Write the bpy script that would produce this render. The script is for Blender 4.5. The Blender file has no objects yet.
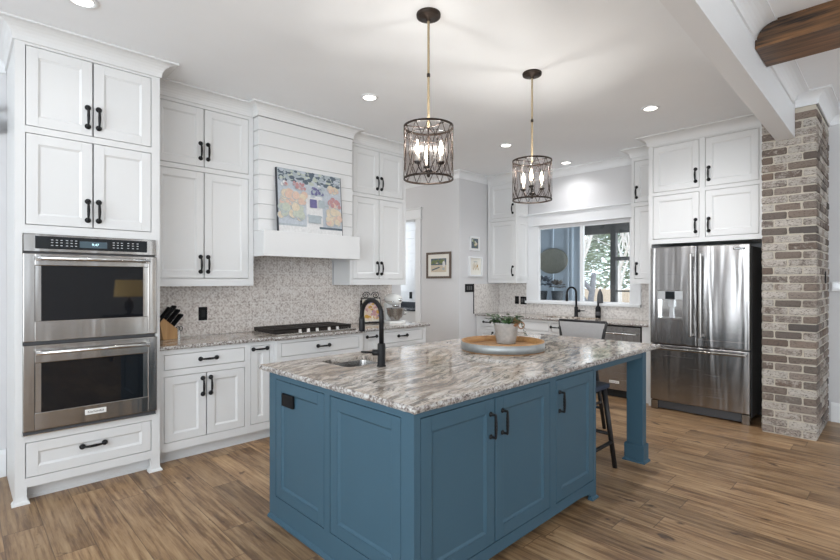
import bpy, bmesh, math, random
from mathutils import Vector, Matrix
random.seed(7)
S = bpy.context.scene
COL = S.collection
PI = math.pi
R = math.radians

# ------------------------------------------------------------------ camera
cd = bpy.data.cameras.new('camera')
cam = bpy.data.objects.new('camera', cd); COL.objects.link(cam)
cd.sensor_width = 36.0; cd.lens = 36.0 * 475 / 840; cd.shift_y = 1 / 840
cd.clip_start = 0.05; cd.clip_end = 200
cam.location = (0, 0, 1.44); cam.rotation_euler = (R(90), 0, R(45.75 - 90))
S.camera = cam

# ------------------------------------------------------------------ world, lights, exposure
S.view_settings.view_transform = 'Standard'; S.view_settings.look = 'None'
S.view_settings.gamma = 1.0; S.view_settings.use_curve_mapping = False
S.view_settings.exposure = -0.08
W = bpy.data.worlds.new('world'); S.world = W; W.use_nodes = True
bg = W.node_tree.nodes['Background']
bg.inputs[0].default_value = (0.80, 0.90, 1.0, 1); bg.inputs[1].default_value = 3.0

def area(name, loc, rot, sx, sy, power, color=(1, 1, 1)):
    l = bpy.data.lights.new(name, 'AREA'); l.shape = 'RECTANGLE'; l.size = sx; l.size_y = sy
    l.energy = power; l.color = color
    o = bpy.data.objects.new(name, l); COL.objects.link(o); o.location = loc; o.rotation_euler = rot
    return o
DAY = (0.925, 0.97, 1.0)
# daylight through the tall windows of the living side (left wall, back wall)
area('daylight_left_window', (-3.1, 0.8, 1.70), (0, R(-128), 0), 2.3, 4.0, 160, DAY)
area('daylight_left_window', (-3.1, -3.2, 1.70), (0, R(-116), 0), 2.3, 2.8, 120, DAY)
area('daylight_back_window', (-0.95, -4.9, 1.75), (R(108), 0, 0), 3.6, 2.0, 8, DAY)
area('daylight_back_window', (4.75, -4.9, 1.75), (R(108), 0, 0), 2.2, 2.0, 30, DAY)
area('hall_fill_light', (3.2, 6.6, 1.9), (0, R(-90), 0), 1.6, 1.2, 34, (1, 0.98, 0.95))  # added lamp with no window behind it, brightens the passage walls
area('porch_fill_light', (7.6, -1.8, 1.5), (R(90), 0, R(-12)), 2.0, 2.0, 420, DAY)  # extra lamp out of view, lifts the dark porch wall under its roof
area('pantry_fill_light', (6.0, 8.2, 2.0), (R(-90), 0, 0), 1.0, 1.2, 40, DAY)  # unseen lamp put in the closed pantry to make its shiplap bright

# ------------------------------------------------------------------ material helpers
MATS = {}
def nt(name):
    m = bpy.data.materials.new(name); m.use_nodes = True
    t = m.node_tree; b = t.nodes['Principled BSDF']
    return m, t, b
def N(t, typ, **kw):
    n = t.nodes.new(typ)
    for k, v in kw.items():
        if k in n.inputs.keys(): n.inputs[k].default_value = v
        else: setattr(n, k, v)
    return n
def L(t, a, b): t.links.new(a, b)
def c4(c): return (c[0], c[1], c[2], 1)
def math_n(t, op, a, b=None, c=None):
    n = t.nodes.new('ShaderNodeMath'); n.operation = op
    for i, v in enumerate((a, b, c)):
        if v is None: continue
        if isinstance(v, (int, float)): n.inputs[i].default_value = v
        else: L(t, v, n.inputs[i])
    return n.outputs[0]
def mix_n(t, f, a, b, mode='MIX'):
    n = t.nodes.new('ShaderNodeMix'); n.data_type = 'RGBA'; n.blend_type = mode
    for i, v in ((0, f), (6, a), (7, b)):
        if isinstance(v, (int, float)): n.inputs[i].default_value = v
        elif isinstance(v, tuple): n.inputs[i].default_value = c4(v)
        else: L(t, v, n.inputs[i])
    return n.outputs[2]
def ramp(t, f, stops):
    n = t.nodes.new('ShaderNodeValToRGB'); e = n.color_ramp.elements
    while len(e) < len(stops): e.new(0.5)
    for el, (p, c) in zip(e, stops):
        el.position = p; el.color = c4(c) if isinstance(c, tuple) else (c, c, c, 1)
    L(t, f, n.inputs[0]); return n.outputs[0]
def obj_co(t, scale=(1, 1, 1), rot=(0, 0, 0)):
    tc = t.nodes.new('ShaderNodeTexCoord'); mp = t.nodes.new('ShaderNodeMapping')
    mp.inputs['Scale'].default_value = scale; mp.inputs['Rotation'].default_value = rot
    L(t, tc.outputs['Object'], mp.inputs[0]); return mp.outputs[0]
def bump(t, b, h, strength=0.3, dist=0.01):
    n = N(t, 'ShaderNodeBump', Strength=strength, Distance=dist); L(t, h, n.inputs['Height']); L(t, n.outputs[0], b.inputs['Normal'])
def noise(t, co, scale=5, detail=4, rough=0.55, dist=0.0):
    n = N(t, 'ShaderNodeTexNoise', Scale=scale, Detail=detail, Roughness=rough, Distortion=dist); L(t, co, n.inputs['Vector']); return n.outputs[0]
def plain(name, c, rough=0.5, metal=0.0, var=0.05, vscale=6.0, bumps=0.0, spec=0.5, **kw):
    m, t, b = nt(name)
    co = obj_co(t)
    nz = noise(t, co, vscale, 3)
    f = math_n(t, 'MULTIPLY_ADD', nz, 2 * var, 1 - var)
    mx = t.nodes.new('ShaderNodeVectorMath'); mx.operation = 'SCALE'; mx.inputs[0].default_value = c
    L(t, f, mx.inputs['Scale']); L(t, mx.outputs[0], b.inputs['Base Color'])
    b.inputs['Roughness'].default_value = rough; b.inputs['Metallic'].default_value = metal
    b.inputs['Specular IOR Level'].default_value = spec
    if bumps: bump(t, b, noise(t, co, 120, 2), bumps, 0.002)
    for k, v in kw.items(): b.inputs[k.replace('_', ' ')].default_value = v
    MATS[name] = m; return m

WHITE = plain('white_cabinet_paint', (0.725, 0.73, 0.73), 0.38, var=0.012)
TRIM = plain('white_trim_paint', (0.80, 0.815, 0.83), 0.4, var=0.012)
WALLG = plain('grey_wall_paint', (0.66, 0.66, 0.67), 0.75, var=0.012, bumps=0.05)
CEIL = plain('ceiling_paint', (0.865, 0.885, 0.905), 0.9, var=0.015, bumps=0.08)
BLUE = plain('blue_island_paint', (0.047, 0.100, 0.141), 0.45, var=0.02, spec=0.3)
BLACK = plain('matte_black_metal', (0.007, 0.007, 0.008), 0.42, var=0.1, spec=0.28)
BLACKP = plain('black_plastic', (0.007, 0.007, 0.008), 0.5, spec=0.15)
DARKI = plain('dark_interior', (0.02, 0.02, 0.02), 0.9)
BRONZE = plain('oil_rubbed_bronze', (0.035, 0.024, 0.018), 0.45, metal=0.6, var=0.3, vscale=30)
CHROME = plain('polished_steel', (0.75, 0.75, 0.74), 0.16, metal=1.0)
ZINC = plain('weathered_zinc', (0.46, 0.46, 0.45), 0.6, metal=0.25, var=0.3, vscale=30)
BOWLS = plain('satin_bowl_steel', (0.42, 0.41, 0.40), 0.22, metal=1.0)
IRON = plain('dark_brown_cast_iron', (0.020, 0.015, 0.012), 0.6, var=0.2, vscale=40)
GALV = plain('galvanized_steel', (0.36, 0.38, 0.385), 0.5, metal=0.7, var=0.25, vscale=18)
DGREY = plain('dark_grey_plastic', (0.07, 0.07, 0.075), 0.5)
LGREY = plain('light_grey_metal', (0.55, 0.56, 0.57), 0.35, metal=0.7)
ENAMEL = plain('white_enamel', (0.82, 0.82, 0.80), 0.18)
PAPER = plain('off_white_paper', (0.80, 0.78, 0.72), 0.8)
BLOCKW = None
DARKW = plain('black_stained_wood', (0.010, 0.009, 0.010), 0.5, var=0.25, vscale=20)
NAVYW = plain('dark_navy_wood', (0.016, 0.030, 0.060), 0.5, var=0.2, vscale=20)
WOVEN = plain('grey_woven_fabric', (0.47, 0.455, 0.45), 0.85, var=0.25, vscale=160, bumps=0.4)
LEAF = plain('green_leaf', (0.038, 0.085, 0.026), 0.5, var=0.4, vscale=40)
TERRA = plain('terracotta', (0.30, 0.16, 0.085), 0.75, var=0.2, vscale=30)
GROUT = plain('lime_mortar', (0.56, 0.51, 0.43), 0.95, var=0.12, vscale=25, bumps=0.5)
PORCHB = plain('porch_blue_siding', (0.46, 0.54, 0.62), 0.7, var=0.03)
PORCHD = plain('dark_porch_frame', (0.055, 0.058, 0.06), 0.6)
BARK = plain('pale_bark', (0.62, 0.58, 0.55), 0.9, var=0.3, vscale=30)
BARKD = plain('grey_bark', (0.20, 0.20, 0.22), 0.9, var=0.3, vscale=30)
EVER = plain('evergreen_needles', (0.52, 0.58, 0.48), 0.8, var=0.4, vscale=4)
TANF = plain('weathered_fence_wood', (0.55, 0.45, 0.36), 0.85, var=0.15, vscale=8)
EARTH = plain('dry_lawn', (0.50, 0.42, 0.33), 0.95, var=0.2, vscale=3)
SHADEC = plain('cream_lamp_shade', (0.75, 0.62, 0.35), 0.9)

def mat_steel(name, base, rough, vert=True, wave=0.22):
    m, t, b = nt(name)
    co = obj_co(t, (1.2, 1.2, 160) if not vert else (160, 160, 1.2))
    nz = noise(t, co, 1.0, 2)
    big = noise(t, obj_co(t, (5.5, 5.5, 0.55)), 1.0, 2, 0.5, 0.4)
    b.inputs['Metallic'].default_value = 1.0
    f = math_n(t, 'MULTIPLY_ADD', nz, 0.08, 0.96)
    mx = t.nodes.new('ShaderNodeVectorMath'); mx.operation = 'SCALE'; mx.inputs[0].default_value = base
    L(t, f, mx.inputs['Scale']); L(t, mx.outputs[0], b.inputs['Base Color'])
    L(t, math_n(t, 'MULTIPLY_ADD', nz, 0.06, rough - 0.03), b.inputs['Roughness'])
    bump(t, b, big, wave, 0.05)
    return m
STEEL = mat_steel('brushed_stainless_steel', (0.36, 0.345, 0.33), 0.24, False)
STEELV = mat_steel('brushed_stainless_door_steel', (0.36, 0.35, 0.345), 0.26, False, 0.40)

def mat_glass(name, col, rough=0.02, alpha=0.08):
    m, t, b = nt(name)
    o = t.nodes['Material Output']
    tr = N(t, 'ShaderNodeBsdfTransparent'); tr.inputs[0].default_value = c4(col)
    gl = N(t, 'ShaderNodeBsdfGlossy', Roughness=rough)
    fr = N(t, 'ShaderNodeFresnel', IOR=1.45)
    mx = t.nodes.new('ShaderNodeMixShader')
    L(t, math_n(t, 'MULTIPLY_ADD', fr.outputs[0], 0.7, alpha * 0.3), mx.inputs[0]); L(t, tr.outputs[0], mx.inputs[1]); L(t, gl.outputs[0], mx.inputs[2])
    L(t, mx.outputs[0], o.inputs[0]); return m
GLASS = mat_glass('window_glass', (0.96, 0.97, 0.97))
def mat_seeded():
    m, t, b = nt('ribbed_smoky_glass')
    o = t.nodes['Material Output']
    co = obj_co(t, (60, 60, 2))
    nz = noise(t, co, 1.0, 2)
    tr = N(t, 'ShaderNodeBsdfTransparent')
    L(t, ramp(t, nz, [(0.3, (0.74, 0.71, 0.71)), (0.7, (0.95, 0.93, 0.92))]), tr.inputs[0])
    gl = N(t, 'ShaderNodeBsdfGlossy', Roughness=0.3)
    mx = t.nodes.new('ShaderNodeMixShader'); mx.inputs[0].default_value = 0.015
    L(t, tr.outputs[0], mx.inputs[1]); L(t, gl.outputs[0], mx.inputs[2]); L(t, mx.outputs[0], o.inputs[0]); return m
SEEDED = mat_seeded()
OVENG = plain('black_oven_glass', (0.008, 0.009, 0.011), 0.03, spec=0.4, var=0.0)
PANELG = plain('black_control_glass', (0.010, 0.013, 0.016), 0.08, var=0.0)

def emit(name, col, s):
    m, t, b = nt(name); b.inputs['Base Color'].default_value = c4(col)
    b.inputs['Emission Color'].default_value = c4(col); b.inputs['Emission Strength'].default_value = s
    return m
BULB = emit('glowing_bulb', (1.0, 0.86, 0.68), 7.0)
DOWN = emit('downlight_lens', (1.0, 0.95, 0.88), 9.0)
DISPLAY = emit('oven_display', (0.05, 0.08, 0.10), 0.25)
DIGITS = emit('oven_display_digits', (0.6, 0.9, 1.0), 1.2)
SHADE_E = emit('lit_lamp_shade', (1.0, 0.70, 0.28), 1.6)

def mat_granite():
    m, t, b = nt('brown_streaked_granite')
    tc = t.nodes.new('ShaderNodeTexCoord')
    mp = t.nodes.new('ShaderNodeMapping'); mp.inputs['Rotation'].default_value = (0, 0, R(-14)); L(t, tc.outputs['Object'], mp.inputs[0])
    wob = N(t, 'ShaderNodeTexNoise', Scale=1.7, Detail=3); L(t, mp.outputs[0], wob.inputs['Vector'])
    v = t.nodes.new('ShaderNodeVectorMath'); v.operation = 'MULTIPLY_ADD'
    L(t, wob.outputs['Color'], v.inputs[0]); v.inputs[1].default_value = (0.30, 0.30, 0.3); L(t, mp.outputs[0], v.inputs[2])
    st = t.nodes.new('ShaderNodeMapping'); st.inputs['Scale'].default_value = (3.4, 19, 8); L(t, v.outputs[0], st.inputs[0])
    big = noise(t, st.outputs[0], 1.0, 10, 0.70, 0.4)
    st2 = t.nodes.new('ShaderNodeMapping'); st2.inputs['Scale'].default_value = (9, 44, 20); L(t, v.outputs[0], st2.inputs[0])
    fine = noise(t, st2.outputs[0], 1.0, 9, 0.78, 0.6)
    sp = noise(t, tc.outputs['Object'], 120, 4, 0.75)
    patch = noise(t, v.outputs[0], 3.2, 5, 0.6)
    base = ramp(t, patch, [(0.36, (0.44, 0.36, 0.29)), (0.47, (0.58, 0.51, 0.44)), (0.56, (0.66, 0.615, 0.56)), (0.68, (0.44, 0.405, 0.37))])
    v1 = ramp(t, big, [(0.30, 0.95), (0.41, 0.85), (0.47, 0.35), (0.54, 0.0)])
    c = mix_n(t, v1, base, (0.16, 0.12, 0.09))
    v2 = ramp(t, fine, [(0.32, 1.0), (0.425, 0.80), (0.48, 0.0)])
    c = mix_n(t, math_n(t, 'MULTIPLY', v2, 0.9), c, (0.045, 0.036, 0.030))
    v3 = ramp(t, fine, [(0.585, 0.0), (0.66, 0.85)])
    c = mix_n(t, v3, c, (0.82, 0.78, 0.73))
    s = ramp(t, sp, [(0.30, 0.85), (0.40, 0.0)])
    c = mix_n(t, s, c, (0.13, 0.11, 0.10))
    L(t, c, b.inputs['Base Color'])
    b.inputs['Roughness'].default_value = 0.09
    b.inputs['Specular IOR Level'].default_value = 0.5
    return m
GRANITE = mat_granite()
def mat_granite_edge():
    m, t, b = nt('rough_granite_edge')
    tc = t.nodes.new('ShaderNodeTexCoord')
    a = noise(t, tc.outputs['Object'], 60, 5, 0.7)
    c = ramp(t, a, [(0.36, (0.05, 0.045, 0.045)), (0.46, (0.24, 0.20, 0.18)), (0.55, (0.48, 0.47, 0.45)), (0.7, (0.64, 0.65, 0.65))])
    L(t, c, b.inputs['Base Color']); b.inputs['Roughness'].default_value = 0.35
    bump(t, b, noise(t, tc.outputs['Object'], 90, 3), 0.6, 0.006); return m
GEDGE = mat_granite_edge()

def mat_floor():
    m, t, b = nt('rustic_wood_planks')
    tc = t.nodes.new('ShaderNodeTexCoord'); sx = t.nodes.new('ShaderNodeSeparateXYZ'); L(t, tc.outputs['Object'], sx.inputs[0])
    PW, PL = 0.182, 1.22
    u = math_n(t, 'DIVIDE', sx.outputs[0], PW); row = math_n(t, 'FLOOR', u); fu = math_n(t, 'FRACT', u)
    wn = t.nodes.new('ShaderNodeTexWhiteNoise'); wn.noise_dimensions = '1D'; L(t, row, wn.inputs['W'])
    vv = math_n(t, 'ADD', math_n(t, 'DIVIDE', sx.outputs[1], PL), math_n(t, 'MULTIPLY', wn.outputs[0], 7.3))
    pl = math_n(t, 'FLOOR', vv); fv = math_n(t, 'FRACT', vv)
    cb = t.nodes.new('ShaderNodeCombineXYZ'); L(t, row, cb.inputs[0]); L(t, pl, cb.inputs[1])
    w2 = t.nodes.new('ShaderNodeTexWhiteNoise'); w2.noise_dimensions = '3D'; L(t, cb.outputs[0], w2.inputs['Vector'])
    off = t.nodes.new('ShaderNodeVectorMath'); off.operation = 'MULTIPLY_ADD'
    L(t, w2.outputs['Color'], off.inputs[0]); off.inputs[1].default_value = (9, 9, 9); L(t, tc.outputs['Object'], off.inputs[2])
    s1 = t.nodes.new('ShaderNodeMapping'); s1.inputs['Scale'].default_value = (38, 1.9, 1); L(t, off.outputs[0], s1.inputs[0])
    g1 = noise(t, s1.outputs[0], 1.0, 8, 0.68, 0.35)
    s2 = t.nodes.new('ShaderNodeMapping'); s2.inputs['Scale'].default_value = (7, 1.6, 1); L(t, off.outputs[0], s2.inputs[0])
    g2 = noise(t, s2.outputs[0], 1.0, 4, 0.6)
    s3 = t.nodes.new('ShaderNodeMapping'); s3.inputs['Scale'].default_value = (11, 5.0, 1); L(t, off.outputs[0], s3.inputs[0])
    g3 = noise(t, s3.outputs[0], 1.0, 3, 0.5)
    f = math_n(t, 'ADD', math_n(t, 'MULTIPLY', g1, 0.62), math_n(t, 'MULTIPLY', g2, 0.38))
    c = ramp(t, f, [(0.33, (0.070, 0.037, 0.019)), (0.43, (0.168, 0.095, 0.047)), (0.52, (0.290, 0.180, 0.093)), (0.60, (0.375, 0.252, 0.140)), (0.74, (0.465, 0.335, 0.205))])
    tone = math_n(t, 'MULTIPLY_ADD', w2.outputs[0], 0.50, 0.88)
    sc = t.nodes.new('ShaderNodeVectorMath'); sc.operation = 'SCALE'; L(t, c, sc.inputs[0]); L(t, tone, sc.inputs['Scale'])
    kn = ramp(t, g3, [(0.27, 0.9), (0.335, 0.0)])
    c = mix_n(t, kn, sc.outputs[0], (0.075, 0.042, 0.025))
    eu = math_n(t, 'MINIMUM', fu, math_n(t, 'SUBTRACT', 1.0, fu)); ev = math_n(t, 'MINIMUM', fv, math_n(t, 'SUBTRACT', 1.0, fv))
    seam = math_n(t, 'MAXIMUM', math_n(t, 'LESS_THAN', eu, 0.012), math_n(t, 'LESS_THAN', ev, 0.0022))
    c = mix_n(t, math_n(t, 'MULTIPLY', seam, 0.55), c, (0.06, 0.038, 0.025))
    L(t, c, b.inputs['Base Color'])
    L(t, math_n(t, 'MULTIPLY_ADD', g1, 0.2, 0.30), b.inputs['Roughness'])
    h = math_n(t, 'SUBTRACT', g1, math_n(t, 'MULTIPLY', seam, 1.0))
    bump(t, b, h, 0.15, 0.003); return m
FLOOR = mat_floor()

def mat_wood(name, dark, light, along='X', scale=1.0, rough=0.5, lo=0.35, hi=0.68):
    m, t, b = nt(name)
    s = {'X': (1.6, 26, 26), 'Y': (26, 1.6, 26), 'Z': (26, 26, 1.6)}[along]
    co = obj_co(t, tuple(k * scale for k in s))
    g = noise(t, co, 1.0, 7, 0.65, 0.5)
    s2 = {'X': (2, 8, 8), 'Y': (8, 2, 8), 'Z': (8, 8, 2)}[along]
    g2 = noise(t, obj_co(t, s2), 1.0, 3)
    f = math_n(t, 'ADD', math_n(t, 'MULTIPLY', g, 0.6), math_n(t, 'MULTIPLY', g2, 0.4))
    L(t, ramp(t, f, [(lo, dark), (hi, light)]), b.inputs['Base Color'])
    b.inputs['Roughness'].default_value = rough; bump(t, b, g, 0.25, 0.004); return m
BEAMW = mat_wood('dark_stained_beam_wood', (0.012, 0.006, 0.003), (0.29, 0.135, 0.048), 'Y', 1.0, 0.42, 0.38, 0.66)
TRAYW = mat_wood('barrel_head_oak', (0.26, 0.12, 0.04), (0.58, 0.33, 0.13), 'X', 1.2, 0.55)
BLOCKW = mat_wood('knife_block_beech', (0.42, 0.22, 0.08), (0.62, 0.38, 0.17), 'Z', 1.5, 0.5)

def mat_brick():
    m, t, b = nt('whitewashed_old_brick')
    gi = t.nodes.new('ShaderNodeNewGeometry')
    tc = t.nodes.new('ShaderNodeTexCoord')
    r = gi.outputs['Random Per Island']
    base = ramp(t, r, [(0.0, (0.19, 0.135, 0.105)), (0.18, (0.105, 0.092, 0.085)), (0.36, (0.25, 0.195, 0.16)), (0.55, (0.135, 0.115, 0.10)), (0.75, (0.30, 0.25, 0.215)), (1.0, (0.17, 0.14, 0.12))])
    n1 = noise(t, tc.outputs['Object'], 14, 5, 0.7)
    n2 = noise(t, obj_co(t, (1, 1, 2.2)), 48, 6, 0.78)
    k = math_n(t, 'ADD', math_n(t, 'MULTIPLY', n1, 0.55), math_n(t, 'MULTIPLY', n2, 0.45))
    r2 = math_n(t, 'FRACT', math_n(t, 'MULTIPLY', r, 17.3))
    k = math_n(t, 'ADD', k, math_n(t, 'MULTIPLY_ADD', r2, 0.40, -0.19))
    wash = ramp(t, k, [(0.50, 0.0), (0.60, 0.60), (0.74, 0.85)])
    c = mix_n(t, wash, base, (0.56, 0.52, 0.47))
    dk = ramp(t, n2, [(0.39, 0.92), (0.47, 0.0)])
    c = mix_n(t, dk, c, (0.085, 0.07, 0.062))
    L(t, c, b.inputs['Base Color']); b.inputs['Roughness'].default_value = 0.92
    bump(t, b, n2, 0.6, 0.008); return m
BRICK = mat_brick()

def mat_tile(name, axis, tile=0.152, strong=1.0):
    # relief-patterned tiles: a rosette and corner scrolls in each tile
    m, t, b = nt(name)
    tc = t.nodes.new('ShaderNodeTexCoord'); sx = t.nodes.new('ShaderNodeSeparateXYZ'); L(t, tc.outputs['Object'], sx.inputs[0])
    U = sx.outputs[0] if axis == 'X' else sx.outputs[1]
    fu = math_n(t, 'SUBTRACT', math_n(t, 'FRACT', math_n(t, 'DIVIDE', U, tile)), 0.5)
    fz = math_n(t, 'SUBTRACT', math_n(t, 'FRACT', math_n(t, 'DIVIDE', sx.outputs[2], tile)), 0.5)
    rad = math_n(t, 'SQRT', math_n(t, 'ADD', math_n(t, 'MULTIPLY', fu, fu), math_n(t, 'MULTIPLY', fz, fz)))
    ang = math_n(t, 'ARCTAN2', fz, fu)
    pet = math_n(t, 'SINE', math_n(t, 'ADD', math_n(t, 'MULTIPLY', rad, 27), math_n(t, 'MULTIPLY', math_n(t, 'SINE', math_n(t, 'MULTIPLY', ang, 8)), 1.7)))
    au = math_n(t, 'SUBTRACT', math_n(t, 'ABSOLUTE', fu), 0.5); az = math_n(t, 'SUBTRACT', math_n(t, 'ABSOLUTE', fz), 0.5)
    rc = math_n(t, 'SQRT', math_n(t, 'ADD', math_n(t, 'MULTIPLY', au, au), math_n(t, 'MULTIPLY', az, az)))
    cor = math_n(t, 'SINE', math_n(t, 'MULTIPLY', rc, 34))
    sel = math_n(t, 'LESS_THAN', rc, 0.30)
    pat = math_n(t, 'ADD', math_n(t, 'MULTIPLY', cor, sel), math_n(t, 'MULTIPLY', pet, math_n(t, 'SUBTRACT', 1.0, sel)))
    nz = noise(t, tc.outputs['Object'], 30, 5, 0.78)
    big = noise(t, tc.outputs['Object'], 5, 3)
    f = math_n(t, 'ADD', math_n(t, 'MULTIPLY', pat, 0.10 * strong), math_n(t, 'MULTIPLY_ADD', nz, 1.5, -0.20))
    c = ramp(t, f, [(0.24, (0.32, 0.26, 0.225)), (0.44, (0.54, 0.465, 0.415)), (0.60, (0.72, 0.66, 0.61)), (0.8, (0.80, 0.76, 0.72))])
    c = mix_n(t, math_n(t, 'MULTIPLY', big, 0.10), c, (0.62, 0.66, 0.70))
    e = math_n(t, 'MAXIMUM', math_n(t, 'ABSOLUTE', fu), math_n(t, 'ABSOLUTE', fz))
    gr = math_n(t, 'GREATER_THAN', e, 0.480)
    c = mix_n(t, math_n(t, 'MULTIPLY', gr, 0.75), c, (0.76, 0.72, 0.68))
    L(t, c, b.inputs['Base Color']); b.inputs['Roughness'].default_value = 0.35
    bump(t, b, math_n(t, 'SUBTRACT', f, gr), 0.25, 0.004); return m
TILEX = mat_tile('patterned_relief_tile', 'X')
def mat_mosaic():
    m, t, b = nt('pale_mosaic_tile')
    tc = t.nodes.new('ShaderNodeTexCoord')
    mp = t.nodes.new('ShaderNodeMapping'); mp.inputs['Scale'].default_value = (34, 34, 34); L(t, tc.outputs['Object'], mp.inputs[0])
    vo = t.nodes.new('ShaderNodeTexVoronoi'); vo.inputs['Scale'].default_value = 1.0; L(t, mp.outputs[0], vo.inputs['Vector'])
    n = noise(t, tc.outputs['Object'], 40, 4)
    c = ramp(t, math_n(t, 'ADD', math_n(t, 'MULTIPLY', vo.outputs['Distance'], 0.5), math_n(t, 'MULTIPLY', n, 0.5)), [(0.2, (0.78, 0.75, 0.72)), (0.5, (0.70, 0.67, 0.64)), (0.7, (0.52, 0.48, 0.46))])
    L(t, c, b.inputs['Base Color']); b.inputs['Roughness'].default_value = 0.35; return m
MOSAIC = mat_mosaic()
def mat_rope():
    m, t, b = nt('tan_rope_wrap')
    co = obj_co(t); w = N(t, 'ShaderNodeTexWave', Scale=55, Distortion=1.0); w.bands_direction = 'Z'; L(t, co, w.inputs['Vector'])
    L(t, ramp(t, w.outputs['Fac'], [(0.1, (0.20, 0.14, 0.075)), (0.6, (0.50, 0.40, 0.26))]), b.inputs['Base Color'])
    b.inputs['Roughness'].default_value = 0.9; bump(t, b, w.outputs['Fac'], 0.5, 0.003); return m
ROPE = mat_rope()
def flat(name, c, rough=0.75): return plain(name, c, rough, var=0.22, vscale=45)

# ------------------------------------------------------------------ mesh builder
class Fr:          # cabinet frame: u to the right across the face, d into the wall, z up
    def __init__(s, o, yaw):
        s.o = Vector(o); s.m = Matrix.Rotation(yaw, 3, 'Z'); s.yaw = yaw
    def __call__(s, u, d, z): return s.o + s.m @ Vector((u, d, z))
ID = Fr((0, 0, 0), 0)
class MB:
    def __init__(s, fr=ID): s.bm = bmesh.new(); s.fr = fr; s.mi = 0
    def _f(s, vs):
        try:
            f = s.bm.faces.new(vs); f.material_index = s.mi; return f
        except ValueError: return None
    def box(s, a, b, bev=0.0, seg=1):
        a, b = [min(x, y) for x, y in zip(a, b)], [max(x, y) for x, y in zip(a, b)]
        t = bmesh.new()
        bmesh.ops.create_cube(t, size=1)
        for v in t.verts:
            v.co = Vector([a[i] + (v.co[i] + 0.5) * (b[i] - a[i]) for i in range(3)])
        if bev > 0:
            bmesh.ops.bevel(t, geom=t.edges[:], offset=min(bev, 0.45 * min(b[i] - a[i] for i in range(3))), segments=seg, affect='EDGES', profile=0.5)
        s.merge(t); return s
    def merge(s, t, mat=None, smooth=False):
        mp = {}
        for v in t.verts:
            co = mat @ v.co if mat is not None else v.co
            mp[v] = s.bm.verts.new(s.fr(*co))
        for f in t.faces:
            g = s._f([mp[v] for v in f.verts])
            if g: g.smooth = smooth or f.smooth
        t.free()
    def prism(s, pts, d0, d1, axis='d'):
        # polygon pts in (u,z) extruded over d
        if axis == 'd': A = [s.bm.verts.new(s.fr(u, d0, z)) for u, z in pts]; B = [s.bm.verts.new(s.fr(u, d1, z)) for u, z in pts]
        elif axis == 'u': A = [s.bm.verts.new(s.fr(d0, u, z)) for u, z in pts]; B = [s.bm.verts.new(s.fr(d1, u, z)) for u, z in pts]
        else: A = [s.bm.verts.new(s.fr(u, z, d0)) for u, z in pts]; B = [s.bm.verts.new(s.fr(u, z, d1)) for u, z in pts]
        n = len(pts); s._f(A); s._f(B[::-1])
        for i in range(n): s._f([A[i], B[i], B[(i + 1) % n], A[(i + 1) % n]])
        return s
    def tube(s, pts, r, n=8, closed=False, caps=True):
        pts = [Vector(p) for p in pts]; k = len(pts)
        rs = r if isinstance(r, (list, tuple)) else [r] * k
        rings = []; prev = None
        for i, p in enumerate(pts):
            if closed: tg = (pts[(i + 1) % k] - pts[i - 1])
            else: tg = pts[min(i + 1, k - 1)] - pts[max(i - 1, 0)]
            tg = tg.normalized() if tg.length > 1e-9 else Vector((0, 0, 1))
            if prev is None:
                ref = Vector((0, 0, 1)) if abs(tg.z) < 0.9 else Vector((1, 0, 0))
                x = tg.cross(ref).normalized()
            else:
                x = (prev - tg * prev.dot(tg)).normalized()
            prev = x; y = tg.cross(x)
            rings.append([s.bm.verts.new(s.fr(*(p + (x * math.cos(2 * PI * j / n) + y * math.sin(2 * PI * j / n)) * rs[i]))) for j in range(n)])
        for i in range(k if closed else k - 1):
            a, b = rings[i], rings[(i + 1) % k]
            for j in range(n):
                f = s._f([a[j], a[(j + 1) % n], b[(j + 1) % n], b[j]])
                if f: f.smooth = True
        if caps and not closed: s._f(rings[0][::-1]); s._f(rings[-1])
        return s
    def lathe(s, prof, c=(0, 0, 0), n=24, mat=None, smooth=True, sx=1.0, sy=1.0):
        # profile of (r, z), about a vertical axis through c (or through mat)
        rings = []
        for r, z in prof:
            ring = []
            for j in range(n if r > 1e-6 else 1):
                p = Vector((r * math.cos(2 * PI * j / n) * sx, r * math.sin(2 * PI * j / n) * sy, z))
                p = mat @ p if mat is not None else p + Vector(c)
                ring.append(s.bm.verts.new(s.fr(*p)))
            rings.append(ring)
        for a, b in zip(rings, rings[1:]):
            for j in range(n):
                va = [a[j % len(a)], a[(j + 1) % len(a)]]; vb = [b[(j + 1) % len(b)], b[j % len(b)]]
                vs = []
                for v in va + vb:
                    if v not in vs: vs.append(v)
                if len(vs) >= 3:
                    f = s._f(vs)
                    if f: f.smooth = smooth
        return s
    def sweep(s, path, prof, closed=False):
        # prof: closed polygon of (out, z); path: 2-D points, 'out' to the right of travel
        P = [Vector(p) for p in path]; k = len(P); rings = []
        nor = []
        for i in range(k if closed else k - 1):
            d = (P[(i + 1) % k] - P[i]).normalized(); nor.append(Vector((d.y, -d.x)))
        for i in range(k):
            if closed: a, b = nor[i - 1], nor[i]
            else: a, b = nor[max(i - 1, 0)], nor[min(i, k - 2)]
            m = (a + b) / (1 + a.dot(b))
            rings.append([s.bm.verts.new(s.fr(P[i].x + m.x * o, P[i].y + m.y * o, z)) for o, z in prof])
        n = len(prof)
        for i in range(k if closed else k - 1):
            a, b = rings[i], rings[(i + 1) % k]
            for j in range(n): s._f([a[j], b[j], b[(j + 1) % n], a[(j + 1) % n]])
        if not closed: s._f(rings[0][::-1]); s._f(rings[-1])
        return s
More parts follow.
